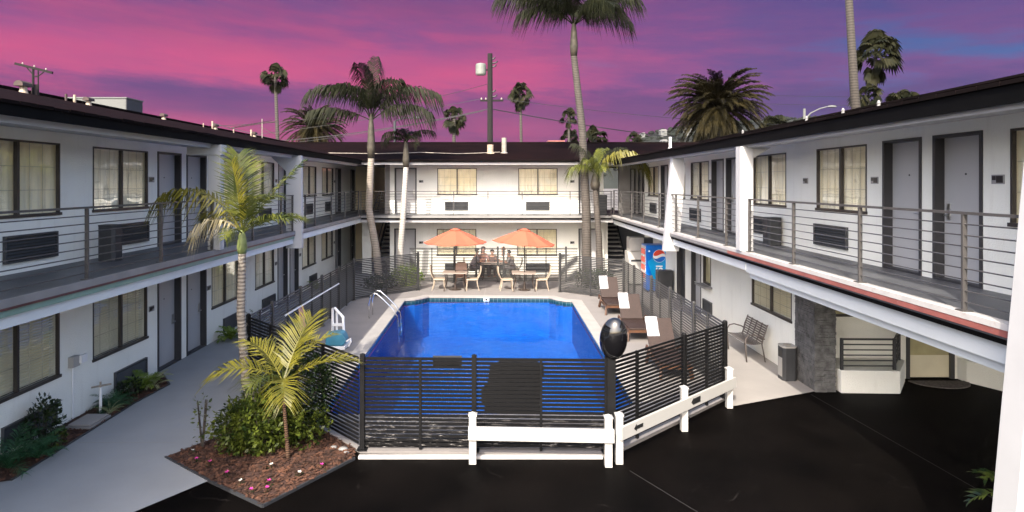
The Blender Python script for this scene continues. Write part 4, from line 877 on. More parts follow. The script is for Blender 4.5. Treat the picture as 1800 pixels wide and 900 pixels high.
# ------------------------------------------------------------------ right side things
t = thing('garden_bench', 'taupe metal slatted bench with curved arms against the right wall', 'bench', (6.1, 15.3, .02))
y0, y1 = 14.78, 15.95
g = MB()
prof = [(5.86, .43), (5.9, .455), (6.0, .45), (6.12, .44), (6.22, .44)]
def strap(a, b): g.bar(a, b, .006, .045)
for i in range(9):
    x = 5.87 + i * .043; z = .455 - .02 * math.sin(i / 8 * 3.1); g.bar((x, y0, z), (x, y1, z), .034, .008)
g.build('seat', 'taupe_metal', t)
g = MB()
for i in range(8): f = i / 7; x = 6.24 + .13 * f; z = .50 + .36 * f; g.bar((x, y0, z), (x, y1, z), .008, .036)
for k in range(5): y = y0 + (y1 - y0) * k / 4; g.bar((6.235, y, .46), (6.375, y, .89), .02, .02)
g.build('backrest', 'taupe_metal', t)
for y in (y0, y1):
    g = MB(); g.tube([(5.88, y, .02), (5.86, y, .35), (5.85, y, .55), (5.9, y, .64), (6.02, y, .67), (6.2, y, .62), (6.3, y, .56)], .016, 6); g.build('arm', 'taupe_metal', t, True)
    g = MB(); g.tube([(6.32, y, .02), (6.24, y, .44), (6.3, y, .7), (6.38, y, .9)], .016, 6); g.build('leg', 'taupe_metal', t, True)
def bin_(name, label, x0, x1, y0, y1, z, h, slotted):
    t = thing(name, label, 'bin', ((x0 + x1) / 2, (y0 + y1) / 2, z)); g = MB(); cx = .05
    P = [(x0 + cx, y0), (x1 - cx, y0), (x1, y0 + cx), (x1, y1 - cx), (x1 - cx, y1), (x0 + cx, y1), (x0, y1 - cx), (x0, y0 + cx)]
    g.prism(P, lambda x, y: (x, y, z), lambda x, y: (x, y, z + h)); g.build('body', 'bin_dark', t, bevel=.006)
    g = MB(); g.prism(P, lambda x, y: (x, y, z + h), lambda x, y: ((x - (x0 + x1) / 2) * 1.03 + (x0 + x1) / 2, (y - (y0 + y1) / 2) * 1.03 + (y0 + y1) / 2, z + h + .04)); lid = g.build('lid', 'grey_plastic' if slotted else 'bin_dark', t, bevel=.005)
    if slotted:
        g = MB(); g.box((x0 - .008, y0 + cx + .02, z + .08), (x0 - .001, y1 - cx - .02, z + h - .22)); g.build('side_panel', 'grey_plastic', t)
        g = MB(); g.box((x0 - .006, y0 + cx + .02, z + h - .19), (x0 - .001, y1 - cx - .02, z + h - .05)); g.build('slot', 'black', t)
        g = MB(); g.lathe(((x0 + x1) / 2, (y0 + y1) / 2, z + h + .041), [(.08, 0), (.08, .012)], 14); g.build('ash_dish', 'galv', lid)
    return t
bin_('litter_bin', 'dark litter bin with side slot and grey lid beside the stone pillar', 6.1, 6.4, 13.35, 13.68, .02, .70, True)
bin_('litter_bin', 'dark square litter bin on the left balcony in front of the grille', -7.28, -6.96, 11.35, 11.65, DZ, .62, False)
bin_('litter_bin', 'dark square litter bin on the right balcony beyond the white post', 6.14, 6.46, 14.2, 14.55, DZ, .6, False)
bin_('litter_bin', 'dark rounded bin standing in front of the blue vending machine', 5.86, 6.44, 22.9, 23.3, .02, .98, False)
bin_('litter_bin', 'low dark bin at the right end of the back balcony behind the palm', 4.5, 4.9, 28.0, 28.5, DZ, .85, False)
# vending machine
t = thing('vending_machine', 'blue soft drink vending machine with a globe logo below the right balcony', 'vending machine', (6.15, 24.6, .02))
g = MB(); g.box((5.74, 24.22, .1), (6.60, 25.0, 1.85)); g.build('cabinet', 'soda_blue', t, bevel=.015); g = MB(); g.box((5.78, 24.26, .02), (6.56, 24.96, .1)); g.build('plinth', 'black', t)
g = MB(); g.box((5.72, 24.27, .4), (5.739, 24.95, 1.8)); pp = g.build('product_panel', 'product', t)
g = MB()
for i in range(4):
    for j in range(5): g.box((5.705, 24.32 + j * .125, .55 + i * .31), (5.719, 24.40 + j * .125, .76 + i * .31))
g.build('drink_picture', 'red', pp)
g = MB(); g.prism([(5.80, 1.2), (5.95, .75), (6.08, .2), (6.55, .2), (6.55, .75), (6.55, 1.6), (6.2, 1.72), (5.98, 1.35)], lambda x, z: (x, 24.214, z), lambda x, z: (x, 24.217, z)); g.build('light_panel', 'soda_light', t)
def arc(cx, cz, r, a0, a1, n): return [(cx + r * math.cos(R(a0 + (a1 - a0) * i / n)), cz + r * math.sin(R(a0 + (a1 - a0) * i / n))) for i in range(n + 1)]
cx, cz, rr_ = 6.25, 1.43, .235
g = MB(); g.prism(arc(cx, cz, rr_ + .012, 0, 350, 34), lambda x, z: (x, 24.209, z), lambda x, z: (x, 24.212, z)); lg = g.build('logo_disc', 'white', t)
wave = lambda x, o: cz + o + .045 * math.sin((x - cx) / rr_ * 2.6)
xs = [cx - rr_ * .96 + rr_ * 1.92 * i / 16 for i in range(17)]
g = MB(); g.prism(arc(cx, cz, rr_, 12, 168, 20) + [(x, wave(x, .05)) for x in xs], lambda x, z: (x, 24.205, z), lambda x, z: (x, 24.208, z)); g.build('red_half', 'red', lg)
g = MB(); g.prism(arc(cx, cz, rr_, 192, 348, 20) + [(x, wave(x, -.06)) for x in reversed(xs)], lambda x, z: (x, 24.205, z), lambda x, z: (x, 24.208, z)); g.build('blue_half', 'soda_blue', lg)
text_part('lettering', 'PEPSI', .36, 'white', t, (6.26, 24.205, .68), Matrix.Rotation(R(-90), 4, 'Y') @ Matrix.Rotation(R(90), 4, 'X'))
g = MB(); g.tube([(5.86, 24.212, 1.62), (5.86, 24.20, 1.62)], .035, 12); g.build('lock', 'white', t)
# ice machine
t = thing('ice_machine', 'grey ice machine with sloping bin left of the blue vending machine', 'ice machine', (5.85, 26.2, .02))
g = MB(); g.prism([(25.8, .1), (26.7, .1), (26.7, 1.4), (26.15, 1.4), (25.82, 1.0)], lambda y, z: (5.42, y, z), lambda y, z: (6.15, y, z)); g.build('bin', 'grey_plastic', t, bevel=.01)
g = MB(); g.box((5.5, 26.1, 1.41), (6.1, 26.7, 1.98)); g.build('ice_maker', 'grey_plastic', t, bevel=.01)
g = MB(); g.box((5.5, 25.80, 1.02), (6.05, 25.83, 1.1)); g.build('handle', 'bin_dark', t); g = MB(); g.box((6.101, 26.2, 1.5), (6.5, 26.65, 1.95)); g.build('condenser', 'bin_dark', t)
g = MB(); n = 16; g.prism([(9.42 + .62 * math.cos(R(180 + 180 * i / n)), 13.42 + .5 * math.sin(R(180 + 180 * i / n))) for i in range(n + 1)], lambda x, y: (x, y, 0), lambda x, y: (x, y, .018)); tag(g.build('door_mat', 'rubber'), 'half-round coarse grey mat at the office door', 'mat')

# ------------------------------------------------------------------ people at the table behind the far fence
def skin(name, verts, edges, radii, m, parent, sub=2):
    me = bpy.data.meshes.new(name); me.from_pydata(verts, edges, []); o = bpy.data.objects.new(name, me); C.objects.link(o)
    md = o.modifiers.new('s', 'SKIN')
    for v, r in zip(me.skin_vertices[0].data, radii): v.radius = (r, r)
    me.skin_vertices[0].data[0].use_root = True
    s = o.modifiers.new('u', 'SUBSURF'); s.levels = sub; s.render_levels = sub
    bpy.context.view_layer.update(); m2 = bpy.data.meshes.new_from_object(o.evaluated_get(bpy.context.evaluated_depsgraph_get())); bpy.data.objects.remove(o)
    m2.materials.clear(); m2.materials.append(M[m]); m2.polygons.foreach_set('use_smooth', [True] * len(m2.polygons)); o = bpy.data.objects.new(name, m2); C.objects.link(o); o.parent = parent; return o
def person(label, x, y, rz, sk, hair, top, legs, lean=.1, arm=0, sc_=1.0, longhair=False):
    t = thing('person', label, 'person', (x, y, .02), rz, None, local=True); t.scale = (sc_,) * 3      # faces +y
    ln = lean; S = Vector
    V = [(0, 0, .52), (0, .03 + ln * .4, .72), (0, .02 + ln, .95), (0, .03 + ln, 1.06), (0, .05 + ln, 1.17), (0, .06 + ln, 1.27)]; r = [.12, .115, .12, .05, .085, .075]
    E = [(0, 1), (1, 2), (2, 3), (3, 4), (4, 5)]
    for s in (-1, 1):
        n = len(V); V += [(s * .17, .02 + ln, .98), (s * .23, .1 + ln, .76), (s * .16, .34 + ln * .5, .76 + arm * (s > 0)), (s * .12, .42 + ln * .5, .77 + arm * 1.3 * (s > 0))]; r += [.055, .042, .032, .035]; E += [(2, n), (n, n + 1), (n + 1, n + 2), (n + 2, n + 3)]
        n = len(V); V += [(s * .1, .05, .5), (s * .12, .44, .5), (s * .12, .42, .1), (s * .13, .56, .05)]; r += [.085, .065, .045, .035]; E += [(0, n), (n, n + 1), (n + 1, n + 2), (n + 2, n + 3)]
    b = skin('body', V, E, r, sk, t)
    # shirt and trousers over the same skeleton
    SV = V[:3] + [V[6], V[7]] + [V[14], V[15]]; SV = [(a, b_, c) for a, b_, c in SV]; skin('shirt', SV, [(0, 1), (1, 2), (2, 3), (3, 4), (2, 5), (5, 6)], [.145, .14, .135, .072, .058, .072, .058], top, t)
    TV = [V[0], V[10], V[11], V[12], V[18], V[19], V[20]]; skin('trousers', TV, [(0, 1), (1, 2), (2, 3), (0, 4), (4, 5), (5, 6)], [.15, .105, .08, .062, .105, .08, .062], legs, t)
    g = MB(); hc = (0, .045 + ln, 1.235); g.lathe(hc, [(.098, -.03), (.108, .02), (.10, .07), (.07, .11), (.02, .125)], 16)
    if longhair: g.lathe((0, -.0 + ln, 1.1), [(.08, -.12), (.1, 0), (.1, .12)], 12, 1, .6)
    h = g.build('hair', hair, t, True)
    for v in h.data.vertices:
        if v.co.z < 1.26 and v.co.y > .07 + ln: v.co.y -= .07
    g = MB(); g.tri((-.015, .135 + ln, 1.2), (.015, .135 + ln, 1.2), (0, .165 + ln, 1.185)); g.tri((-.015, .135 + ln, 1.2), (0, .165 + ln, 1.185), (0, .135 + ln, 1.23)); g.tri((.015, .135 + ln, 1.2), (0, .165 + ln, 1.185), (0, .135 + ln, 1.23)); g.build('nose', sk, t)
    for s in (-1, 1): g = MB(); g.lathe((s * .032, .132 + ln, 1.225), [(.001, -.008), (.009, 0), (.001, .008)], 6); g.build('eye', 'black', t)
    return t
tb = table('taupe patio table with seated people behind the far fence', -.25, 27.75, .02)
G2 = 'patio chairs around the table of seated people'
person('person in dark clothes leaning over the table, leftmost behind the far fence', -1.18, 27.72, R(-80), 'skin2', 'hair_dark', 'cloth_dark', 'cloth_dark', .22, .02, 1.0)
person('person in a rose top with long dark hair, second from the left behind the fence', -.72, 28.3, R(-155), 'skin2', 'hair_dark', 'cloth_rose', 'cloth_dark', .1, .02, 1.02, True)
person('smaller person in brown seated at the far side of the fenced-off table', -.25, 28.38, R(180), 'skin', 'hair_dark', 'cloth_brown', 'cloth_brown', .06, .02, .92)
person('person with ginger hair and white top turned left towards the others', .32, 28.2, R(130), 'skin', 'hair_ginger', 'cloth_white', 'cloth_grey', .05, .06, 1.0)
person('person in grey hunched at the right end of the fenced-off table', .72, 27.72, R(85), 'skin2', 'hair_dark', 'cloth_grey', 'cloth_grey', .2, .02, .93)
for lab, x, y, rz in (('beige patio chair under the leftmost person behind the far fence', -1.15, 27.7, R(-80)), ('beige patio chair under the person in the rose top', -.72, 28.3, R(-155)), ('beige patio chair under the smaller person in brown', -.25, 28.38, R(180)), ('beige patio chair under the ginger-haired person', .32, 28.2, R(130)), ('beige patio chair under the hunched person in grey', .72, 27.7, R(85))): cchair(lab, x, y, rz, G2)

# ------------------------------------------------------------------ planting
def frond(mb, o, az, el, Ln, droop, ll, nl, r, lw=.02, ld=.35, twist=0, vee=0.25, t0=.18, seg=14, rr_=.018, fwd=.9, tipl=.35):
    p = Vector(o); pts = [p.copy()]; tn = []
    for i in range(seg):
        f = i / seg; e = el - droop * f ** 1.3; d = Vector((math.cos(az) * math.cos(e), math.sin(az) * math.cos(e), math.sin(e))); p = p + d * Ln / seg; pts.append(p.copy()); tn.append(d)
    tn.append(tn[-1]); mb.tube(pts, [rr_ * (1 - .85 * i / seg) for i in range(seg + 1)], 4, False)
    side = Vector((-math.sin(az), math.cos(az), 0)) 
    for k in range(nl):
        f = t0 + (1 - t0) * (k + r.uniform(-.3, .3)) / nl; f = min(max(f, 0), .999); x = f * seg; i = int(x); b = pts[i].lerp(pts[i + 1], x - i); t_ = tn[i]
        up = side.cross(t_) * -1 if side.cross(t_).z < 0 else side.cross(t_)
        prof = math.sin(math.pi * (0.12 + .8 * ((f - t0) / (1 - t0)))) ** .6; prof = max(prof, tipl)
        a = fwd * (.55 + .6 * f)
        for s in (-1, 1):
            l = ll * prof * r.uniform(.8, 1.15); d = (side * s * math.cos(a) + t_ * math.sin(a) + up * (vee + r.uniform(-.12, .12))).normalized()
            q1 = b + d * l * .5; q2 = b + d * l + Vector((0, 0, -ld * l * r.uniform(.6, 1.3))); wv = t_ * lw * .5
            mb.quad(b - wv * .6, b + wv * .6, q1 + wv, q1 - wv); mb.tri(q1 - wv, q1 + wv, q2)
def trunk(mb, pts, rad, n=12, ring=.0, rs=.1):
    # finely ringed tapered trunk through pts
    P = [Vector(p) for p in pts]; out = []; rr_ = []; L_ = sum((b - a).length for a, b in zip(P, P[1:])); m = max(8, int(L_ / rs * 2)); 
    cum = [0]
    for a, b in zip(P, P[1:]): cum.append(cum[-1] + (b - a).length)
    for i in range(m + 1):
        s = L_ * i / m; k = max(j for j in range(len(P) - 1) if cum[j] <= s + 1e-9); f = (s - cum[k]) / max(cum[k + 1] - cum[k], 1e-6); f2 = f * f * (3 - 2 * f) * .0 + f
        out.append(P[k].lerp(P[k + 1], f2)); rr_.append((rad[k] + (rad[k + 1] - rad[k]) * f) * (1 + (ring if i % 2 else 0)))
    mb.tube(out, rr_, n)
def palm(name, label, base_, top, rad, bark_m, fronds, leafs, seedv, shaft=None, group=None, mid=None, grp_single=False, rs=.12):
    t = thing(name, label, 'palm tree', tuple(base_), 0, group); r = random.Random(seedv)
    P = [base_] + (mid or []) + [top]; g = MB(); k = len(P); rd = [rad[0] + (rad[1] - rad[0]) * i / (k - 1) for i in range(k)]; trunk(g, P, rd, 12, .03, rs); g.build('trunk', bark_m, t, True)
    if shaft:
        g = MB(); a = Vector(top); g.tube([a - Vector((0, 0, .02)), a + Vector((0, 0, shaft[0] * .25)), a + Vector((0, 0, shaft[0] * .7)), a + Vector((0, 0, shaft[0]))], [shaft[1] * .9, shaft[1] * 1.15, shaft[1] * .8, shaft[1] * .4], 12); g.build('crownshaft', shaft[2], t, True)
        o = a + Vector((0, 0, shaft[0] * .85))
    else: o = Vector(top)
    if grp_single: g = MB()
    for i, fr in enumerate(fronds):
        if not grp_single: g = MB()
        kw = dict(fr); m = kw.pop('m', leafs); oz = kw.pop('oz', 0); frond(g, o + Vector((0, 0, oz)), r=r, **kw)
        if not grp_single: g.build('frond', m, t)
    if grp_single: g.build('crown', leafs, t)
    return t
# near palm by the left path
fs = [dict(az=R(172), el=R(62), Ln=2.15, droop=R(112), ll=.62, nl=40, lw=.036, ld=.9, m='leaf_yellow', vee=.0),
      dict(az=R(190), el=R(50), Ln=1.0, droop=R(120), ll=.45, nl=22, lw=.026, ld=1.1, m='leaf_dry', vee=0),
      dict(az=R(125), el=R(88), Ln=1.55, droop=R(22), ll=.62, nl=44, lw=.034, ld=.15, m='leaf_mid', vee=.1, fwd=.75),
      dict(az=R(215), el=R(86), Ln=1.35, droop=R(10), ll=.5, nl=40, lw=.034, ld=.12, m='leaf_yellow', fwd=.7),
      dict(az=R(10), el=R(56), Ln=1.75, droop=R(14), ll=.5, nl=40, lw=.034, ld=.3, m='leaf_mid', vee=.1),
      dict(az=R(-20), el=R(38), Ln=1.1, droop=R(60), ll=.5, nl=30, lw=.034, ld=.4, m='leaf_mid'),
      dict(az=R(40), el=R(30), Ln=1.15, droop=R(45), ll=.5, nl=30, lw=.034, ld=.4, m='leaf_mid'),
      dict(az=R(80), el=R(55), Ln=1.5, droop=R(70), ll=.5, nl=30, lw=.034, ld=.4, m='leaf_mid'),
      dict(az=R(-90), el=R(25), Ln=.8, droop=R(70), ll=.4, nl=24, lw=.034, ld=.5, m='leaf_mid'),
      dict(az=R(150), el=R(45), Ln=1.2, droop=R(90), ll=.5, nl=26, lw=.034, ld=.7, m='leaf_yellow'),
      dict(az=R(-50), el=R(60), Ln=1.2, droop=R(60), ll=.45, nl=26, lw=.034, ld=.4, m='leaf_mid')]
NP = palm('palm_tree', 'slender pale-trunked palm with arching yellow-green fronds beside the left path', (-4.55, 11.7, 0), (-4.80, 11.75, 2.95), (.085, .07), 'bark_pale', fs, 'leaf_mid', 5, (.42, .085, 'shaft_green'), mid=[(-4.72, 11.72, .5), (-4.82, 11.74, 1.8)])
g = MB(); g.tube([(-4.72 - .08 * min(k / 80, 1) - .0001 * k + .092 * math.cos(k * .45), 11.73 + .092 * math.sin(k * .45), .5 + k * .0155) for k in range(155)], .004, 4)
g.build('string_lights', 'galv', NP)
# low palm in the bed
fs = [dict(az=R(190), el=R(38), Ln=1.05, droop=R(75), ll=.62, nl=28, m='leaf_yellow', lw=.030, ld=.3, fwd=.7),
      dict(az=R(70), el=R(62), Ln=1.15, droop=R(30), ll=.55, nl=28, m='leaf_yellow', lw=.030, ld=.15, fwd=.8),
      dict(az=R(5), el=R(35), Ln=1.15, droop=R(50), ll=.5, nl=27, m='leaf_yellow', lw=.030, ld=.2, fwd=1.0),
      dict(az=R(-70), el=R(35), Ln=.85, droop=R(105), ll=.5, nl=28, m='leaf_yellow', lw=.030, ld=.3, fwd=.8),
      dict(az=R(150), el=R(55), Ln=.95, droop=R(50), ll=.5, nl=27, m='leaf_yellow', lw=.030, ld=.3),
      dict(az=R(30), el=R(60), Ln=1.0, droop=R(50), ll=.45, nl=22, m='leaf_yellow', lw=.026, ld=.25),
      dict(az=R(-120), el=R(40), Ln=.7, droop=R(80), ll=.45, nl=22, m='leaf_mid', lw=.026, ld=.35),
      dict(az=R(110), el=R(30), Ln=.9, droop=R(60), ll=.4, nl=22, m='leaf_mid', lw=.026, ld=.35)]
palm('palm_tree', 'low palm with spreading yellow fronds standing in the mulch bed', (-3.22, 9.62, .03), (-3.32, 9.68, 1.02), (.034, .024), 'bark_red', fs, 'leaf_yellow', 9, (.18, .035, 'shaft_green'))
# queen palms by the back wing
def qf(n, r, lo_=.2, hi=1.25, Ln=2.6, ll=.75, seed=0, nl=46, **kw):
    rr_ = random.Random(seed); out = []
    for i in range(n):
        out.append(dict(az=2 * math.pi * (i + rr_.uniform(-.3, .3)) / n, el=rr_.uniform(lo_, hi), Ln=Ln * rr_.uniform(.8, 1.1), droop=R(rr_.uniform(75, 125)), ll=ll, nl=nl, lw=.035, ld=rr_.uniform(.8, 1.3), vee=.05, rr_=.03, **kw))
    return out
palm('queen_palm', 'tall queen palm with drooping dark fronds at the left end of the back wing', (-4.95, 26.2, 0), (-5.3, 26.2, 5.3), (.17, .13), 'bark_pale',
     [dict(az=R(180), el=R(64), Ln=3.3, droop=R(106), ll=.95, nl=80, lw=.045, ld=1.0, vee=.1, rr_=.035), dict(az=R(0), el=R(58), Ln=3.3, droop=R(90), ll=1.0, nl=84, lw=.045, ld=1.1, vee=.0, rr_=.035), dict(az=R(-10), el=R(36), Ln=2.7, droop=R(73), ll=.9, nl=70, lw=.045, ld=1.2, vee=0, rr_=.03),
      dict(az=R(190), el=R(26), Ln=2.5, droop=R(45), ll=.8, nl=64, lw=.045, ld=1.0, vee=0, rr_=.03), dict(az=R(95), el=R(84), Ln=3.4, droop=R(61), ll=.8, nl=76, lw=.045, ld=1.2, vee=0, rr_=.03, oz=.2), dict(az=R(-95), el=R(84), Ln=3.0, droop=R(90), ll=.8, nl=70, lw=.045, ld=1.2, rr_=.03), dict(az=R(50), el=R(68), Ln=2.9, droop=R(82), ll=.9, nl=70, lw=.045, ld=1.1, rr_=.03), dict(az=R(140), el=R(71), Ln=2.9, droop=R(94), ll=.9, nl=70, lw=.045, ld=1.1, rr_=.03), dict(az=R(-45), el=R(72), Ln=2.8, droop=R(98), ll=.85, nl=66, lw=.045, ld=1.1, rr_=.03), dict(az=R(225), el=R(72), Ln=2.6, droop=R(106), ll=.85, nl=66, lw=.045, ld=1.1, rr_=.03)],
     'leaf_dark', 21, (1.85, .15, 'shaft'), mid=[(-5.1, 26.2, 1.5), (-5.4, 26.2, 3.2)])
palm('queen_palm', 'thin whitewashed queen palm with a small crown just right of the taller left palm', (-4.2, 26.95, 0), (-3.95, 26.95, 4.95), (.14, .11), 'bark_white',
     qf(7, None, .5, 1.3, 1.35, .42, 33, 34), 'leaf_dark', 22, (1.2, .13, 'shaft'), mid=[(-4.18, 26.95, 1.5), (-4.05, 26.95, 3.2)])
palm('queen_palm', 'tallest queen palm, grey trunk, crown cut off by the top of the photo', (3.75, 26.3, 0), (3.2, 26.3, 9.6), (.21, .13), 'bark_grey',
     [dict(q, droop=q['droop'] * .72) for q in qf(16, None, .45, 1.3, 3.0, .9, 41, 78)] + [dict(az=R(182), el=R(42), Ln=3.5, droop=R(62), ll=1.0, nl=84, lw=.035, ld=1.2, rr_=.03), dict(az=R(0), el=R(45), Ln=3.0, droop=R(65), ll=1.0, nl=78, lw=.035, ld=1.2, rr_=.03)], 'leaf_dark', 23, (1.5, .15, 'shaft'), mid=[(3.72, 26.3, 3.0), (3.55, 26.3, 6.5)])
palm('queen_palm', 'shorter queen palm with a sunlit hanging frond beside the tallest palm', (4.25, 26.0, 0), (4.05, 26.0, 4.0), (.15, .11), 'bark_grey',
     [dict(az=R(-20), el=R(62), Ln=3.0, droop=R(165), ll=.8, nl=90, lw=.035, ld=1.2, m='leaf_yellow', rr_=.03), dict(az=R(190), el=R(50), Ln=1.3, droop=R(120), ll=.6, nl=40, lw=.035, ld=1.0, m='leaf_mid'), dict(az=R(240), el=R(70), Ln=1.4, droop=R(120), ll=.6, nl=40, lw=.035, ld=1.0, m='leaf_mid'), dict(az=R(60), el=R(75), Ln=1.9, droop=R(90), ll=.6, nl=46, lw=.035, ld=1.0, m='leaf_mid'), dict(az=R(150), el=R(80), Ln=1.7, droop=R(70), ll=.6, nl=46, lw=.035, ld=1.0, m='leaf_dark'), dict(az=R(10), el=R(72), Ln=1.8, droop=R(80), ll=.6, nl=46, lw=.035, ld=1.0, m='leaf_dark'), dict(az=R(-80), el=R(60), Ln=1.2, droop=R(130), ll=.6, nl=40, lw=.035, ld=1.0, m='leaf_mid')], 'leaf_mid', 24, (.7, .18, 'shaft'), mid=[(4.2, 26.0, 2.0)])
# far fan palms
def fan_leaf(g, o, d, l, r, spread=R(170), n=14, w=.07):
    d = d.normalized(); s = d.cross(Vector((0, 0, 1))); s = s.normalized() if s.length > .01 else Vector((1, 0, 0)); s = Matrix.Rotation(r.uniform(-1.2, 1.2), 3, d) @ s; up = s.cross(d)
    c = o + d * l * .55; g.tube([o, c], [.035, .02], 4, False)
    for i in range(n):
        a = -spread / 2 + spread * i / (n - 1); v = d * math.cos(a) + s * math.sin(a); L_ = l * .55 * (1 - .25 * abs(a) / spread) * r.uniform(.85, 1.1)
        wv = (s * math.cos(a) - d * math.sin(a)) * w * .5; q1 = c + v * L_ * .6 + up * .02; q2 = c + v * L_ + Vector((0, 0, -L_ * .5))
        g.quad(c, c, q1 + wv, q1 - wv) if False else (g.tri(c, q1 + wv * 1.7, q1 - wv * 1.7), g.tri(q1 - wv * 1.7, q1 + wv * 1.7, q2))
def fan_palm(label, x, y, ztop, rad, tr=.18, seedv=0, n=40, skirt=8, lean=(0, 0), group='fan palms beyond the roofs', base_z=0):
    t = thing('fan_palm', label, 'palm tree', (x - lean[0], y, base_z), 0, group); r = random.Random(seedv); zc = ztop - rad * .75
    g = MB(); g.tube([(x - lean[0], y, base_z), (x - lean[0] * .4, y, zc * .5), (x, y, zc)], [tr * 1.5, tr, tr * .75], 8); g.build('trunk', 'bark_far', t, True)
    g = MB(); o = Vector((x, y, zc))
    for i in range(int(n * 1.3)):
        a = r.random() * 6.283; e = r.uniform(-.6, 1.45); d = Vector((math.cos(a) * math.cos(e), math.sin(a) * math.cos(e), math.sin(e))); fan_leaf(g, o + Vector((0, 0, r.uniform(-.1, .2) * rad)), d, rad * r.uniform(.8, 1.1), r, w=rad * .09)
    for i in range(skirt):
        a = r.random() * 6.283; d = Vector((math.cos(a) * .45, math.sin(a) * .45, -1)); fan_leaf(g, o - Vector((0, 0, r.uniform(0, .5) * rad)), d, rad * .7, r, w=rad * .08)
    g.build('crown', 'leaf_fan', t)
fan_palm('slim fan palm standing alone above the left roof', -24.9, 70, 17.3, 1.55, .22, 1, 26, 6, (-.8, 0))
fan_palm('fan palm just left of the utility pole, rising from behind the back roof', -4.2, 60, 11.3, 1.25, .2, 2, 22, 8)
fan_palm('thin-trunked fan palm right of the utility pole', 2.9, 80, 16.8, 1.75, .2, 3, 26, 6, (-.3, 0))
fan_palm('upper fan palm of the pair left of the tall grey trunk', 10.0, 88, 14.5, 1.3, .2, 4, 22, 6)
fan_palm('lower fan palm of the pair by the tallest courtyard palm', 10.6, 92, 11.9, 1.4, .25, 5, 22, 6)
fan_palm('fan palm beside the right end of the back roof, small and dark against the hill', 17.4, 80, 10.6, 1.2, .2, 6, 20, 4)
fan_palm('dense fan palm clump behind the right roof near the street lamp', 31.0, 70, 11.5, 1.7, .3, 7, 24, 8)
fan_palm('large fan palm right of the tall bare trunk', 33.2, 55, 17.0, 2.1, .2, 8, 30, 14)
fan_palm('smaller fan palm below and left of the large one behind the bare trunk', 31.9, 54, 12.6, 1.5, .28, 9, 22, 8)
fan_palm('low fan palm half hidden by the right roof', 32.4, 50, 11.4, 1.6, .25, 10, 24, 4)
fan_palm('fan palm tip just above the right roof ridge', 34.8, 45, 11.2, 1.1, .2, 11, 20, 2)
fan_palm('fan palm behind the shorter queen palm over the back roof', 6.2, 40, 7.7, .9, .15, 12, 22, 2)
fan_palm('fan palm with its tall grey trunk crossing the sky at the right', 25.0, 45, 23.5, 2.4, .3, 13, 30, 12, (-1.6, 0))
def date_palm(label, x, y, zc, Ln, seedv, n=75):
    t = thing('date_palm', label, 'palm tree', (x, y, 0), 0); r = random.Random(seedv)
    g = MB(); g.tube([(x, y, 0), (x, y, zc)], [.6, .5], 12); g.build('trunk', 'bark_far', t, True)
    g = MB()
    for i in range(n):
        a = r.random() * 6.283; f = i / n; el = R(82) - R(135) * f + r.uniform(-.1, .1)
        frond(g, (x + .2 * math.cos(a), y + .2 * math.sin(a), zc), a, el, Ln * r.uniform(.88, 1.05), R(85 - 45 * f), Ln * .17, 40, r, lw=Ln * .026, ld=.35, vee=.2, t0=.1, seg=9, rr_=.045, fwd=1.15)
    g.build('crown', 'leaf_date', t)
date_palm('large bushy date palm behind the right roof', 17.6, 50, 10.3, 4.0, 3, 230); date_palm('bushy date palm behind the left roof beside the tall queen palm', -17.7, 60, 9.6, 3.1, 4, 150)

# bushes
def leaves(g, c, rx, ry, rz_, n, l, r, shape=None):
    for i in range(n):
        while True:
            v = Vector((r.uniform(-1, 1), r.uniform(-1, 1), r.uniform(-1, 1)))
            if v.length < 1 and (v.length > .45 or r.random() < .3): break
        lump = 1 + .18 * math.sin(v.x * 7 + v.y * 5) * math.cos(v.z * 6 + v.x * 3); p = Vector((c[0] + v.x * rx * lump, c[1] + v.y * ry * lump, c[2] + v.z * rz_ * lump))
        if p.z < .04: continue
        d = (v + Vector((r.uniform(-1, 1), r.uniform(-1, 1), r.uniform(-.6, 1)))).normalized(); s = d.cross(Vector((r.random(), r.random(), r.random()))).normalized(); q = l * r.uniform(.6, 1.2)
        m_ = p + d * q * .5; g.quad(p, m_ + s * q * .27, p + d * q, m_ - s * q * .27)
def bush(name, label, c, rx, ry, rz_, n, l, m, seedv, cat='shrub', extra=()):
    t = thing(name, label, cat, (c[0], c[1], .03)); r = random.Random(seedv); g = MB(); leaves(g, c, rx, ry, rz_, n, l, r)
    for e in extra: leaves(g, e[0], e[1], e[2], e[3], e[4], l, r)
    g.build('foliage', m, t)
    g = MB()
    for i in range(6):
        a = r.random() * 6.28; g.tube([(c[0], c[1], .03), (c[0] + rx * .3 * math.cos(a), c[1] + ry * .3 * math.sin(a), c[2] * .7), (c[0] + rx * .6 * math.cos(a), c[1] + ry * .6 * math.sin(a), c[2] + rz_ * .5)], [.02, .014, .006], 5, False)
    g.build('stems', 'bark_far', t); return t
bush('bush', 'glossy green leafy bush at the foot of the yellow-fronded palm', (-3.72, 9.9, .5), .62, .45, .5, 3600, .085, 'leaf_bush', 1, extra=(((-4.05, 9.85, .42), .42, .38, .40, 1500), ((-3.2, 10.1, .35), .5, .4, .35, 1200)))
bush('bush', 'darker tall shrub growing behind the glossy bush against the angled fence', (-3.25, 10.3, .85), .6, .42, .75, 3600, .07, 'leaf_bush_dark', 2)
bush('sapling', 'thin young sapling at the left corner of the mulch bed', (-4.72, 10.0, .55), .13, .1, .45, 90, .07, 'leaf_bush', 3, 'sapling')
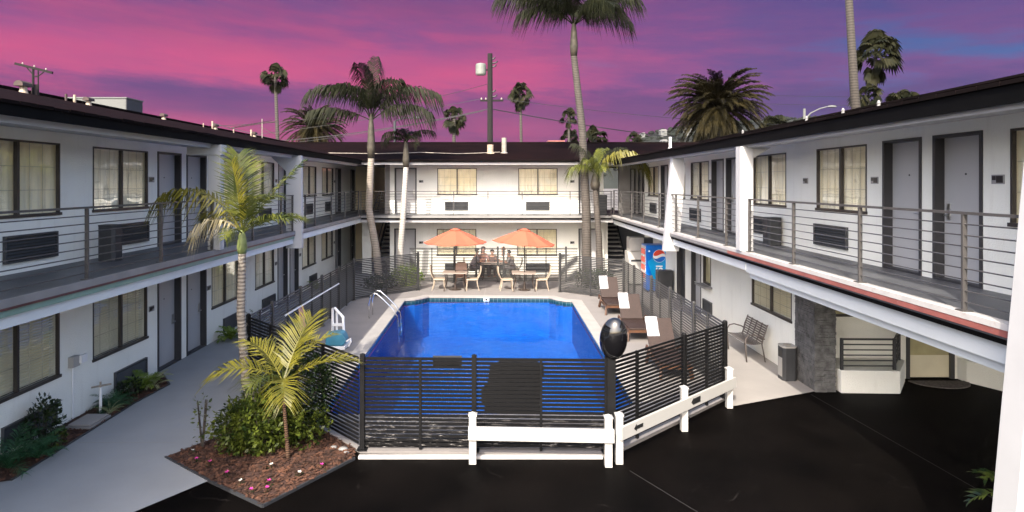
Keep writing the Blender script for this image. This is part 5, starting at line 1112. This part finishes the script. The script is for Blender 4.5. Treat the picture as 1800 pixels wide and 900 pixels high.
def fernlike(name, label, x, y, n, Ln, ll, m, seedv, lw=.012, el=(.5, 1.2), z=.03, cat='plant', nl=16):
    t = thing(name, label, cat, (x, y, z)); r = random.Random(seedv); g = MB()
    for i in range(n):
        a = 2 * math.pi * (i + r.random() * .6) / n; frond(g, (x, y, z), a, r.uniform(*el), Ln * r.uniform(.7, 1.1), R(r.uniform(50, 100)), ll, nl, r, lw=lw, ld=.3, seg=8, rr_=.006, t0=.2)
    g.build('foliage', m, t); return t
fernlike('fern', 'big dark green fern at the front of the left wall bed', -7.22, 9.25, 22, .75, .2, 'leaf_fern', 1, .016)
fernlike('fern', 'smaller dark green fern right of the big one in the left wall bed', -7.05, 9.6, 14, .5, .16, 'leaf_fern', 2, .016)
bush('bush', 'upright leafy shrub in front of the lower left grille', (-7.3, 10.05, .38), .22, .3, .42, 700, .09, 'leaf_bush_dark', 5)
bush('bush', 'low yellowish ground plant spreading over the left bed mulch', (-7.15, 10.0, .12), .22, .3, .14, 260, .07, 'leaf_bush', 6)
fernlike('tufted_plant', 'pale arching tuft plant beside the concrete box in the left bed', -7.25, 11.75, 26, .42, .12, 'leaf_fern', 4, .012)
fernlike('tufted_plant', 'straw-coloured grass tuft in front of the standpipe', -7.1, 11.45, 20, .32, .04, 'leaf_grass', 5, .006, nl=5)
bush('bush', 'low dark shrub under the second lower grille', (-7.28, 12.35, .18), .2, .35, .2, 480, .07, 'leaf_bush_dark', 8)
fernlike('fern', 'bright lime fern beside the first ground floor door', -7.25, 12.75, 18, .5, .14, 'leaf_lime', 6, .02, (.7, 1.3))
fernlike('tufted_plant', 'wispy olive plant at the end of the left wall bed', -7.15, 13.0, 14, .42, .1, 'leaf_grass', 7, .015)
fernlike('tufted_plant', 'clump of broad lime leaves at the wall beyond the second door', -7.2, 16.9, 22, .55, .12, 'leaf_lime', 8, .05, nl=10)
fernlike('tufted_plant', 'row of spiky leaves by the wall under the third lower window', -7.2, 18.6, 18, .6, .1, 'leaf_mid', 10, .03, (.8, 1.4), nl=8)
fernlike('tufted_plant', 'lime leaved plant by the wall behind the left fence', -7.2, 24.8, 18, .55, .12, 'leaf_lime', 11, .04, (.6, 1.3), nl=8)
bush('bush', 'yellow-green shrub behind the slatted fence at the back left corner', (-3.75, 25.6, .45), .7, .5, .42, 1300, .1, 'leaf_lime', 12)
bush('bush', 'dark low shrub at the foot of the tall left queen palm', (-4.7, 24.9, .3), .7, .5, .3, 1000, .1, 'leaf_bush_dark', 13)
bush('bush', 'dark shrub behind the slatted fence at the back right corner', (3.9, 25.2, .4), .8, .6, .38, 1200, .1, 'leaf_bush_dark', 14)
# lobed-leaf plant by the near right column
t = thing('philodendron', 'yellow-green lobed plant behind the near right column', 'plant', (5.3, 6.6, 0)); g = MB(); r = random.Random(5)
for i in range(9):
    a = R(120 + 30 * i + r.uniform(-10, 10)); frond(g, (5.78, 6.8, .72 + .06 * i), a, R(r.uniform(20, 60)), .62, R(85), .17, 8, r, lw=.055, ld=.25, seg=7, rr_=.008, t0=.35, fwd=.7)
g.build('foliage', 'leaf_bush', t); g = MB(); g.tube([(5.78, 6.8, 0), (5.78, 6.8, 1.25)], [.03, .02], 6); g.build('stem', 'shaft_green', t)
# mulch beds
MBED = [(-5.13, 9.66), (-4.11, 8.9), (-3.08, 8.2), (-2.2, 9.62), (-2.3, 10.0), (-4.9, 12.6), (-4.62, 10.5)]
LBED = [(-7.6, 8.6), (-6.92, 8.9), (-6.95, 10.4), (-6.98, 12.0), (-6.9, 13.15), (-7.45, 13.9), (-7.6, 13.9)]
g = MB(); g.sheet(MBED, .028); structure('planting_bed', g, 'mulch'); g = MB(); g.sheet(LBED, .028); structure('planting_bed', g, 'mulch')
def inside(p, poly):
    c = False; j = len(poly) - 1
    for i in range(len(poly)):
        if (poly[i][1] > p[1]) != (poly[j][1] > p[1]) and p[0] < (poly[j][0] - poly[i][0]) * (p[1] - poly[i][1]) / (poly[j][1] - poly[i][1]) + poly[i][0]: c = not c
        j = i
    return c
r = random.Random(4)
for poly, n, nm in ((MBED, 5200, 'mulch'), (LBED, 2200, 'mulch')):
    g = MB(); xs = [p[0] for p in poly]; ys = [p[1] for p in poly]; k = 0
    while k < n:
        x = r.uniform(min(xs), max(xs)); y = r.uniform(min(ys), max(ys))
        if not inside((x, y), poly): continue
        k += 1; a = r.random() * 3.14; l = r.uniform(.012, .04); w_ = l * r.uniform(.25, .5); z = .032 + r.random() * .018; d = Vector((math.cos(a), math.sin(a), r.uniform(-.4, .4))) * l; s = Vector((-math.sin(a), math.cos(a), r.uniform(-.5, .5))) * w_; c = Vector((x, y, z)); g.quad(c - d - s, c + d - s, c + d + s, c - d + s)
    tag(g.build(nm, 'chip'), kind='stuff')
g = MB(); 
for a, b in zip(MBED[:4], MBED[1:4]): g.bar((*a, .02), (*b, .02), .03, .04)
structure('bed_edging', g, 'bin_dark')
g = MB(); 
for a, b in zip(LBED[1:5], LBED[2:6]): g.bar((*a, .02), (*b, .02), .03, .04)
structure('bed_edging', g, 'bin_dark')
fl = [(-3.15, 8.55, 'flower'), (-3.2, 8.75, 'flower'), (-2.6, 9.25, 'flower'), (-4.55, 9.45, 'flower'), (-4.3, 9.35, 'flower'), (-3.9, 9.0, 'flower'), (-3.6, 8.75, 'flower_w'), (-2.85, 9.0, 'flower_w'), (-3.35, 9.25, 'flower_w'), (-4.75, 9.75, 'flower_w'), (-3.35, 8.5, 'flower')]
flab = ['pink flower at the front tip of the mulch bed, right of two', 'pink flower just behind the front tip of the mulch bed', 'pink flower at the right side of the bed near the pale rocks', 'pink flower at the left corner of the bed, nearer the bush', 'pink flower at the left corner of the bed, nearer the path', 'pink flower midway along the front left edge of the bed', 'white flower midway along the front left edge of the bed', 'white flower right of the low palm stem', 'white flower in front of the low palm stem', 'white flower beside the thin sapling', 'pink flower at the front tip of the mulch bed, nearest the driveway']
for i, (x, y, m) in enumerate(fl):
    lab = flab[i]
    t = thing('flower', lab, 'flower', (x, y, .03), 0, 'pink flowers in the mulch bed' if m == 'flower' else 'white flowers in the mulch bed'); g = MB()
    for k in range(9): a = k * .7; c = Vector((x, y, .09)); d = Vector((math.cos(a), math.sin(a), r.uniform(.2, .9))) * .03; s = Vector((-math.sin(a), math.cos(a), 0)) * .013; g.quad(c, c + d * .6 + s, c + d, c + d * .6 - s)
    g.build('petals', m, t); g = MB(); g.tube([(x, y, .02), (x, y, .09)], .005, 4); leaves(g, (x, y, .06), .06, .06, .03, 14, .04, r); g.build('stem', 'leaf_bush_dark', t)
t = thing('utility_box', 'flat pale concrete utility box lid set in the left wall bed', 'utility box', (-7.22, 11.0, .03)); g = MB(); g.box((-7.42, 10.72, .02), (-6.98, 11.3, .07)); g.build('collar', 'deck_edge', t, bevel=.006); g = MB(); g.box((-7.39, 10.75, .07), (-7.01, 11.27, .10)); g.build('lid', 'walk', t, bevel=.008)
t = thing('standpipe', 'white standpipe tap rising from the left wall bed', 'tap', (-7.3, 11.5, .03)); g = MB(); g.tube([(-7.3, 11.5, .03), (-7.3, 11.5, .5)], .025, 8); g.build('pipe', 'white', t); g = MB(); g.tube([(-7.42, 11.42, .52), (-7.16, 11.6, .53)], .02, 6); g.tube([(-7.3, 11.5, .5), (-7.3, 11.5, .6)], .018, 6); g.build('tap_head', 'galv', t)
# small rocks at the bed corner
for i, (x, y, s) in enumerate(((-2.45, 9.92, .07), (-2.62, 10.0, .05), (-2.37, 9.8, .045))):
    g = MB(); g.lathe((x, y, .02), [(s * .8, 0), (s, s * .3), (s * .7, s * .6), (s * .1, s * .75)], 9, 1.2, .9); tag(g.build('rock', 'deck_edge', None, True), ['largest pale rock beside the fence corner post', 'middle-sized pale rock left of the largest one', 'smallest pale rock nearest the front of the bed'][i], 'rock', 'pale rocks at the fence corner')

# ------------------------------------------------------------------ roof clutter
RZL = lambda x: 5.25 + (-5.9 - x) / 6.6 * 1.4
def roof_vent(label, x, y, s=1, kind='L'):
    s *= .62
    z = RZL(x) if kind == 'L' else 5.22 + (x - 5.0) / 6.6 * 1.38; t = thing('roof_vent', label, 'roof vent', (x, y, z), 0, 'roof vents along the left roof')
    g = MB(); g.lathe((x, y, z - .05), [(.2 * s, 0), (.15 * s, .1), (.13 * s, .38 * s)], 12); g.build('stack', 'vent', t)
    g = MB(); n = 8; st = [(-.34 * s, .0), (-.3 * s, .14 * s), (-.12 * s, .22 * s), (.12 * s, .22 * s), (.3 * s, .14 * s), (.34 * s, 0)]
    g.prism(st, lambda a, b: (x + a * .6, y - .3 * s, z + .26 * s + b), lambda a, b: (x + a * .6, y + .3 * s, z + .26 * s + b)); g.build('cap', 'ventcap', t)
roof_vent('dome-capped roof vent beside the T-shaped mast, leftmost on the left roof', -11.9, 15.7, .95); roof_vent('dome-capped roof vent in front of the grey box building', -11.9, 18.2, .75)
roof_vent('dome-capped roof vent midway along the left roof', -11.9, 22.3, .7); roof_vent('dome-capped roof vent left of the two thin pipes', -11.9, 26.4, .75); roof_vent('dome-capped roof vent nearest the aerial', -11.9, 30.6, .8)
def pipe(label, x, y, z0, h, rr_, m='vent', grp=None):
    if x < -10: h *= .62; rr_ *= .7
    t = thing('vent_pipe', label, 'vent pipe', (x, y, z0), 0, grp); g = MB(); g.tube([(x, y, z0), (x, y, z0 + h)], rr_, 10); g.build('pipe', m, t); g = MB(); g.lathe((x, y, z0 - .02), [(rr_ * 1.9, 0), (rr_ * 1.3, .08)], 10); g.build('flashing', m, t)
pipe('dark vent pipe left of the grey box building', -11.9, 17.25, 6.4, .5, .045, 'ventcap'); pipe('pale vent pipe touching the grey box building', -11.9, 17.6, 6.35, .62, .055); pipe('short black flue right of the T-shaped mast', -11.9, 16.1, 6.4, .62, .12, 'ventcap')
pipe('first thin pipe beyond the middle vent of the left roof', -11.9, 25.3, 6.4, .45, .03); pipe('pale pipe beside the fourth roof vent', -11.9, 26.1, 6.4, .7, .05); pipe('thin pipe just before the last roof vent', -11.9, 28.2, 6.4, .45, .04); pipe('pale pipe by the roof vent nearest the aerial', -11.9, 30.2, 6.4, .7, .06)
pipe('stout pale flue with flared base on the back roof', -.35, 29.6, 5.62, .45, .15); pipe('taller metal flue on the back roof right of the stout one', .3, 29.7, 5.65, .75, .12, 'galv'); pipe('small pale vent pipe at the right end of the back roof', 8.6, 31.2, 5.95, .6, .07, 'white')
t = thing('mast', 'T-shaped dark utility mast on the left roof', 'mast', (-11.9, 16.0, 6.4))
g = MB(); g.tube([(-11.88, 16.0, 6.3), (-11.88, 16.0, 7.2)], .028, 6); g.tube([(-11.75, 16.0, 6.3), (-11.75, 16.0, 7.15)], .016, 6); g.bar((-11.88, 16.0, 6.98), (-11.75, 16.0, 6.98), .03, .03); g.build('pole', 'pole', t)
g = MB(); g.bar((-12.3, 15.95, 7.30), (-11.42, 16.05, 7.08), .06, .06); g.build('crossarm', 'pole', t); g = MB(); g.tube([(-11.88, 16.0, 7.02), (-12.05, 16.0, 7.22)], .014, 5); g.tube([(-11.75, 16.0, 6.98), (-11.6, 16.0, 7.1)], .014, 5); g.build('brace', 'pole', t)
for k in range(3): g = MB(); g.lathe((-12.15 + k * .3, 16.0, 7.29 - k * .075), [(.015, 0), (.02, .03), (.01, .05)], 8); g.build('insulator', 'galv', t)
t = thing('aerial', 'branching television aerial at the far end of the left roof', 'aerial', (-11.9, 31.6, 6.3))
g = MB(); g.tube([(-11.9, 31.6, 6.3), (-11.9, 31.6, 7.5)], .025, 5); g.build('mast', 'galv', t); g = MB(); g.tube([(-13.4, 31.3, 7.0), (-11.2, 31.8, 7.4)], .02, 5)
for k in range(10): x = -13.3 + k * .21; z = 7.02 + k * .038; g.tube([(x, 31.2 - .3, z - .1), (x, 31.4 + .3, z + .1)], .014, 4)
g.tube([(-12.0, 31.6, 7.1), (-11.2, 31.6, 6.7), (-11.0, 31.6, 6.85)], .02, 4); g.build('array', 'ventcap', t)
for i, (x, y, z) in enumerate(((5.6, 14.3, 5.33), (5.6, 11.35, 5.33), (5.6, 10.15, 5.33), (5.6, 9.2, 5.33), (5.9, 6.72, 5.40))):
    t = thing('ridge_cowl', ['small white roof cowl above the white post of the right wing', 'small white roof cowl left of the street lamp', 'small white roof cowl just right of the street lamp', 'small white roof cowl left of the tall bare trunk', 'small white roof cowl at the far right of the roof, larger than the others'][i], 'roof cowl', (x, y, z), 0, 'white cowls on the right roof')
    g = MB(); s = .62 if i < 4 else .85; g.lathe((x, y, z - .06), [(.09 * s, 0), (.05 * s, .06), (.035 * s, .14), (.045 * s, .16), (.02 * s, .2)], 8); g.build('cowl', 'deck_edge', t)
g = MB(); pts = [(-8.5, 28.2, 5.62), (-5.5, 28.6, 5.6), (-3.6, 29.5, 5.7), (-1.9, 29.1, 5.62), (-1.1, 29.3, 5.65), (0.1, 29.6, 5.72)]; g.tube(pts, .018, 5); tag(g.build('cable', 'galv'), 'thin pale cable trailing over the back roof shingles', 'cable')

# ------------------------------------------------------------------ beyond the motel
t = thing('utility_pole', 'tall dark utility pole with a transformer beyond the back roof', 'utility pole', (-.6, 50, 0))
g = MB(); g.tube([(-.6, 50, 0), (-.62, 50, 14.6)], [.26, .2], 10); g.build('pole', 'pole', t)
g = MB(); g.lathe((-1.35, 50, 12.9), [(.38, 0), (.42, .1), (.42, .8), (.36, .88), (.1, .95)], 16); tr = g.build('transformer', 'transf', t); g = MB(); g.tube([(-1.0, 50, 13.3), (-.7, 50, 13.3)], .06, 6); g.build('bracket', 'pole', tr)
g = MB(); g.bar((-1.4, 50, 10.85), (.45, 50, 10.85), .14, .14); g.build('crossarm', 'pole', t)
for k, (x, z) in enumerate(((-.3, 14.2), (-.1, 13.9), (-.2, 13.6), (-.25, 11.6), (-.15, 11.2))): g = MB(); g.tube([(-.55, 50, z - .1), (x, 50, z), (x + .08, 50, z + .12)], .06, 5); g.build('insulator', 'black', t)
for k, x in enumerate((-1.3, -.95, .3)): g = MB(); g.lathe((x, 50, 10.92), [(.05, 0), (.07, .08), (.03, .16)], 8); g.build('insulator', 'galv', t)
def wire(label, a, b, sag, rr_=.022):
    a = Vector(a); b = Vector(b); n = 24; g = MB(); g.tube([a.lerp(b, i / n) + Vector((0, 0, -4 * sag * (i / n) * (1 - i / n))) for i in range(n + 1)], rr_, 4); tag(g.build('power_line', 'wire'), label, 'power line', 'power lines over the roofs')
wire('thick power line running left from the utility pole behind the queen palm', (-.6, 50, 10.2), (-36, 60, 8.3), 1.2, .045)
wire('thick power line running right from the utility pole past the date palm', (-.6, 50, 10.2), (45, 75, 8.5), 1.0, .045)
wire('thin power line running left from the pole crossarm', (-1.3, 50, 11.0), (-40, 55, 7.2), .8); wire('thin power line running right from the pole crossarm', (.3, 50, 11.0), (50, 62, 10.4), 1.2)
wire('upper power line rising from the left behind the queen palm to the pole', (-.7, 50, 12.2), (-22, 42, 8.0), .8); wire('high faint power line crossing the sky at the far right', (16, 60, 13.0), (70, 70, 14.6), .6)
wire('second faint power line crossing the sky at the far right', (16, 60, 12.2), (70, 70, 13.6), .6); wire('service cable sloping from the left roof aerial to the mast by the date palm', (-21.5, 47, 8.8), (-12.2, 44, 6.6), .1, .03); wire('low power line at the far left over the roof', (-1.2, 50, 10.0), (-34, 50, 6.5), .9)
t = thing('street_lamp', 'pale street lamp with a long curved arm beyond the right roof', 'street lamp', (24.5, 50, 0))
g = MB(); g.tube([(24.5, 50, 0), (24.5, 50, 10.2)], [.13, .1], 8); g.build('pole', 'farwall', t); g = MB(); g.tube([(24.5, 50, 9.3), (25.0, 50, 9.85), (25.7, 50, 10.2), (26.3, 50, 10.35)], .05, 6); g.build('arm', 'farwall', t); g = MB(); g.lathe((26.7, 50, 10.28), [(.1, 0), (.42, .06), (.3, .16), (.05, .2)], 12, 1, .5); g.build('lamp_head', 'farwall', t)
t = thing('street_lamp', 'dark street lamp head under the queen palm fronds above the back roof', 'street lamp', (-7.9, 48, 0))
g = MB(); g.tube([(-7.9, 48, 0), (-7.9, 48, 9.0)], .1, 8); g.tube([(-7.9, 48, 9.0), (-7.2, 48, 9.25), (-6.4, 48, 9.25)], .05, 6); g.build('pole', 'bin_dark', t); g = MB(); g.lathe((-6.1, 48, 9.18), [(.1, 0), (.42, .05), (.3, .15), (.05, .2)], 12, 1, .5); g.build('lamp_head', 'bin_dark', t)
t = thing('flat_roofed_building', 'grey box-shaped building behind the left roof', 'building', (-22, 35.7, 0)); g = MB(); g.mi = 0; g.box((-24.6, 35, 0), (-20.8, 36.6, 9.0)); g.build('wall', 'farwall', t); g = MB(); g.box((-20.79, 35.02, 0), (-20.76, 36.58, 8.97)); tag(g.build('side_wall', 'fardark', t), 'side wall with its shade put into a dark colour'); g = MB(); g.box((-24.65, 34.95, 9.0), (-20.72, 36.65, 9.06)); g.build('parapet', 'farwall', t); g = MB(); g.box((-20.755, 36.0, 7.6), (-20.74, 36.2, 8.0)); g.build('wall_lamp', 'resin', t)
t = thing('shop_building', 'pale building with dark lettering seen through the left breezeway', 'building', (-10, 60, 0)); g = MB(); g.box((-17, 60, 0), (-8, 66, 5.3)); g.build('wall', 'beige', t); g = MB(); g.box((-13.2, 59.7, 4.2), (-10.5, 59.95, 6.2)); sg = g.build('sign', 'white', t); text_part('lettering', 'ET', 1.0, 'black', t, (-11.7, 59.68, 5.2), Matrix.Rotation(R(90), 4, 'X'))
g = MB(); g.box((-10.4, 59.8, 4.3), (-8.8, 60.2, 7)); g.build('grey_block', 'farwall', t)
t = thing('red_roofed_building', 'low red building strip just above the back roof', 'building', (8, 85, 0)); g = MB(); g.box((6.9, 85, 0), (9.0, 92, 9.9)); g.build('wall', 'red_dark', t); g = MB(); g.box((6.8, 84.9, 9.9), (9.1, 92.1, 10.05)); g.build('parapet', 'red_strip', t)
# hillside
HP = [(60, 8), (90, 30), (118, 42), (150, 52), (175, 55), (215, 66), (260, 68), (300, 66), (350, 72), (420, 84), (480, 74), (560, 70), (680, 50), (800, 10)]
g = MB(); r = random.Random(9); ny = 14; nx = 110; grid = []
def ridge(x):
    for (a, ha), (b, hb) in zip(HP, HP[1:]):
        if a <= x <= b: return ha + (hb - ha) * (x - a) / (b - a)
    return 0
for j in range(ny + 1):
    f = j / ny; row = []
    for i in range(nx + 1):
        x = 55 + 745 * i / nx; h = ridge(x) * (math.sin(f * math.pi / 2) ** .8) * (1 if j < ny else .98) + r.uniform(-1.0, 1.6) * (f > .1) + 3 * math.sin(x * .05 + f * 6) * f; row.append((x * (1 + .0 * f), 480 + 150 * f, h - 1))
    grid.append(row)
n = len(g.v)
for row in grid: g.v += row
for j in range(ny):
    for i in range(nx): a = n + j * (nx + 1) + i; g.face((a, a + 1, a + nx + 2, a + nx + 1))
o = structure('hills', g, 'hill'); o.data.polygons.foreach_set('use_smooth', [True] * len(o.data.polygons))
g = MB(); r = random.Random(12)
for i in range(900):
    x = r.uniform(75, 600); f = r.random() ** .6; h = ridge(x) * math.sin(f * math.pi / 2) ** .8 + 3 * math.sin(x * .05 + f * 6) * f; y = 480 + 150 * f; s = r.uniform(1.2, 3.2); g.lathe((x, y, h - 1), [(s * .7, 0), (s, s * .5), (s * .6, s), (s * .05, s * 1.25)], 6, r.uniform(.8, 1.6), 1)
tag(g.build('hillside_trees', 'hilltree'), kind='stuff')
r = random.Random(6)
houses = [(108, .8, 'pale'), (128, .75, ''), (143, .95, ''), (158, .82, ''), (176, .7, ''), (196, .92, ''), (206, .6, ''), (232, .97, ''), (148, .55, ''), (250, .5, '')]
lab = ['small pale house low at the left end of the hillside', 'white house on the hillside just above the fan palms', 'pale ridge-top house at the middle of the hillside', 'long white house below the hillside ridge', 'white house halfway down the hillside', 'pale house on the ridge left of the date palm', 'white house low on the hillside left of the date palm', 'pale house at the top of the ridge beside the date palm', 'grey house low in the middle of the hillside', 'pale house at the foot of the hill behind the date palm']
for (x, f, _), lb in zip(houses, lab):
    h = ridge(x) * math.sin(f * math.pi / 2) ** .8 + 3 * math.sin(x * .05 + f * 6) * f; y = 480 + 150 * f - 4; w_ = r.uniform(4, 8); hh = r.uniform(1.5, 2.6); t = thing('hillside_house', lb, 'house', (x, y, h), 0, 'houses on the hillside')
    g = MB(); g.box((x - w_ / 2, y - 4, h - 4), (x + w_ / 2, y + 4, h + hh)); g.build('wall', 'farwall', t); g = MB(); g.prism([(-w_ / 2 - .4, 0), (w_ / 2 + .4, 0), (w_ / 2 - 1, 1.2), (-w_ / 2 + 1, 1.2)], lambda a, b: (x + a, y - 4.4, h + hh + b), lambda a, b: (x + a, y + 4.4, h + hh + b)); g.build('roof', 'deck_edge', t)
    g = MB(); g.box((x - w_ * .3, y - 4.06, h + .6), (x + w_ * .1, y - 4.01, h + 1.8)); g.build('window', 'fardark', t)

g = MB(); g.box((-900, -300, -1.5), (900, 900, 100)); hz = tag(g.build('haze', 'white'), kind='stuff')
hm = bpy.data.materials.new('thin_haze'); hm.use_nodes = True; nt = hm.node_tree; nt.nodes.clear()
pv = N(nt, 'ShaderNodeVolumePrincipled'); pv.inputs['Color'].default_value = (.62, .56, .62, 1); pv.inputs['Density'].default_value = .00005
o_ = N(nt, 'ShaderNodeOutputMaterial'); L(nt, pv.outputs[0], o_.inputs['Volume']); hz.data.materials.clear(); hz.data.materials.append(hm)
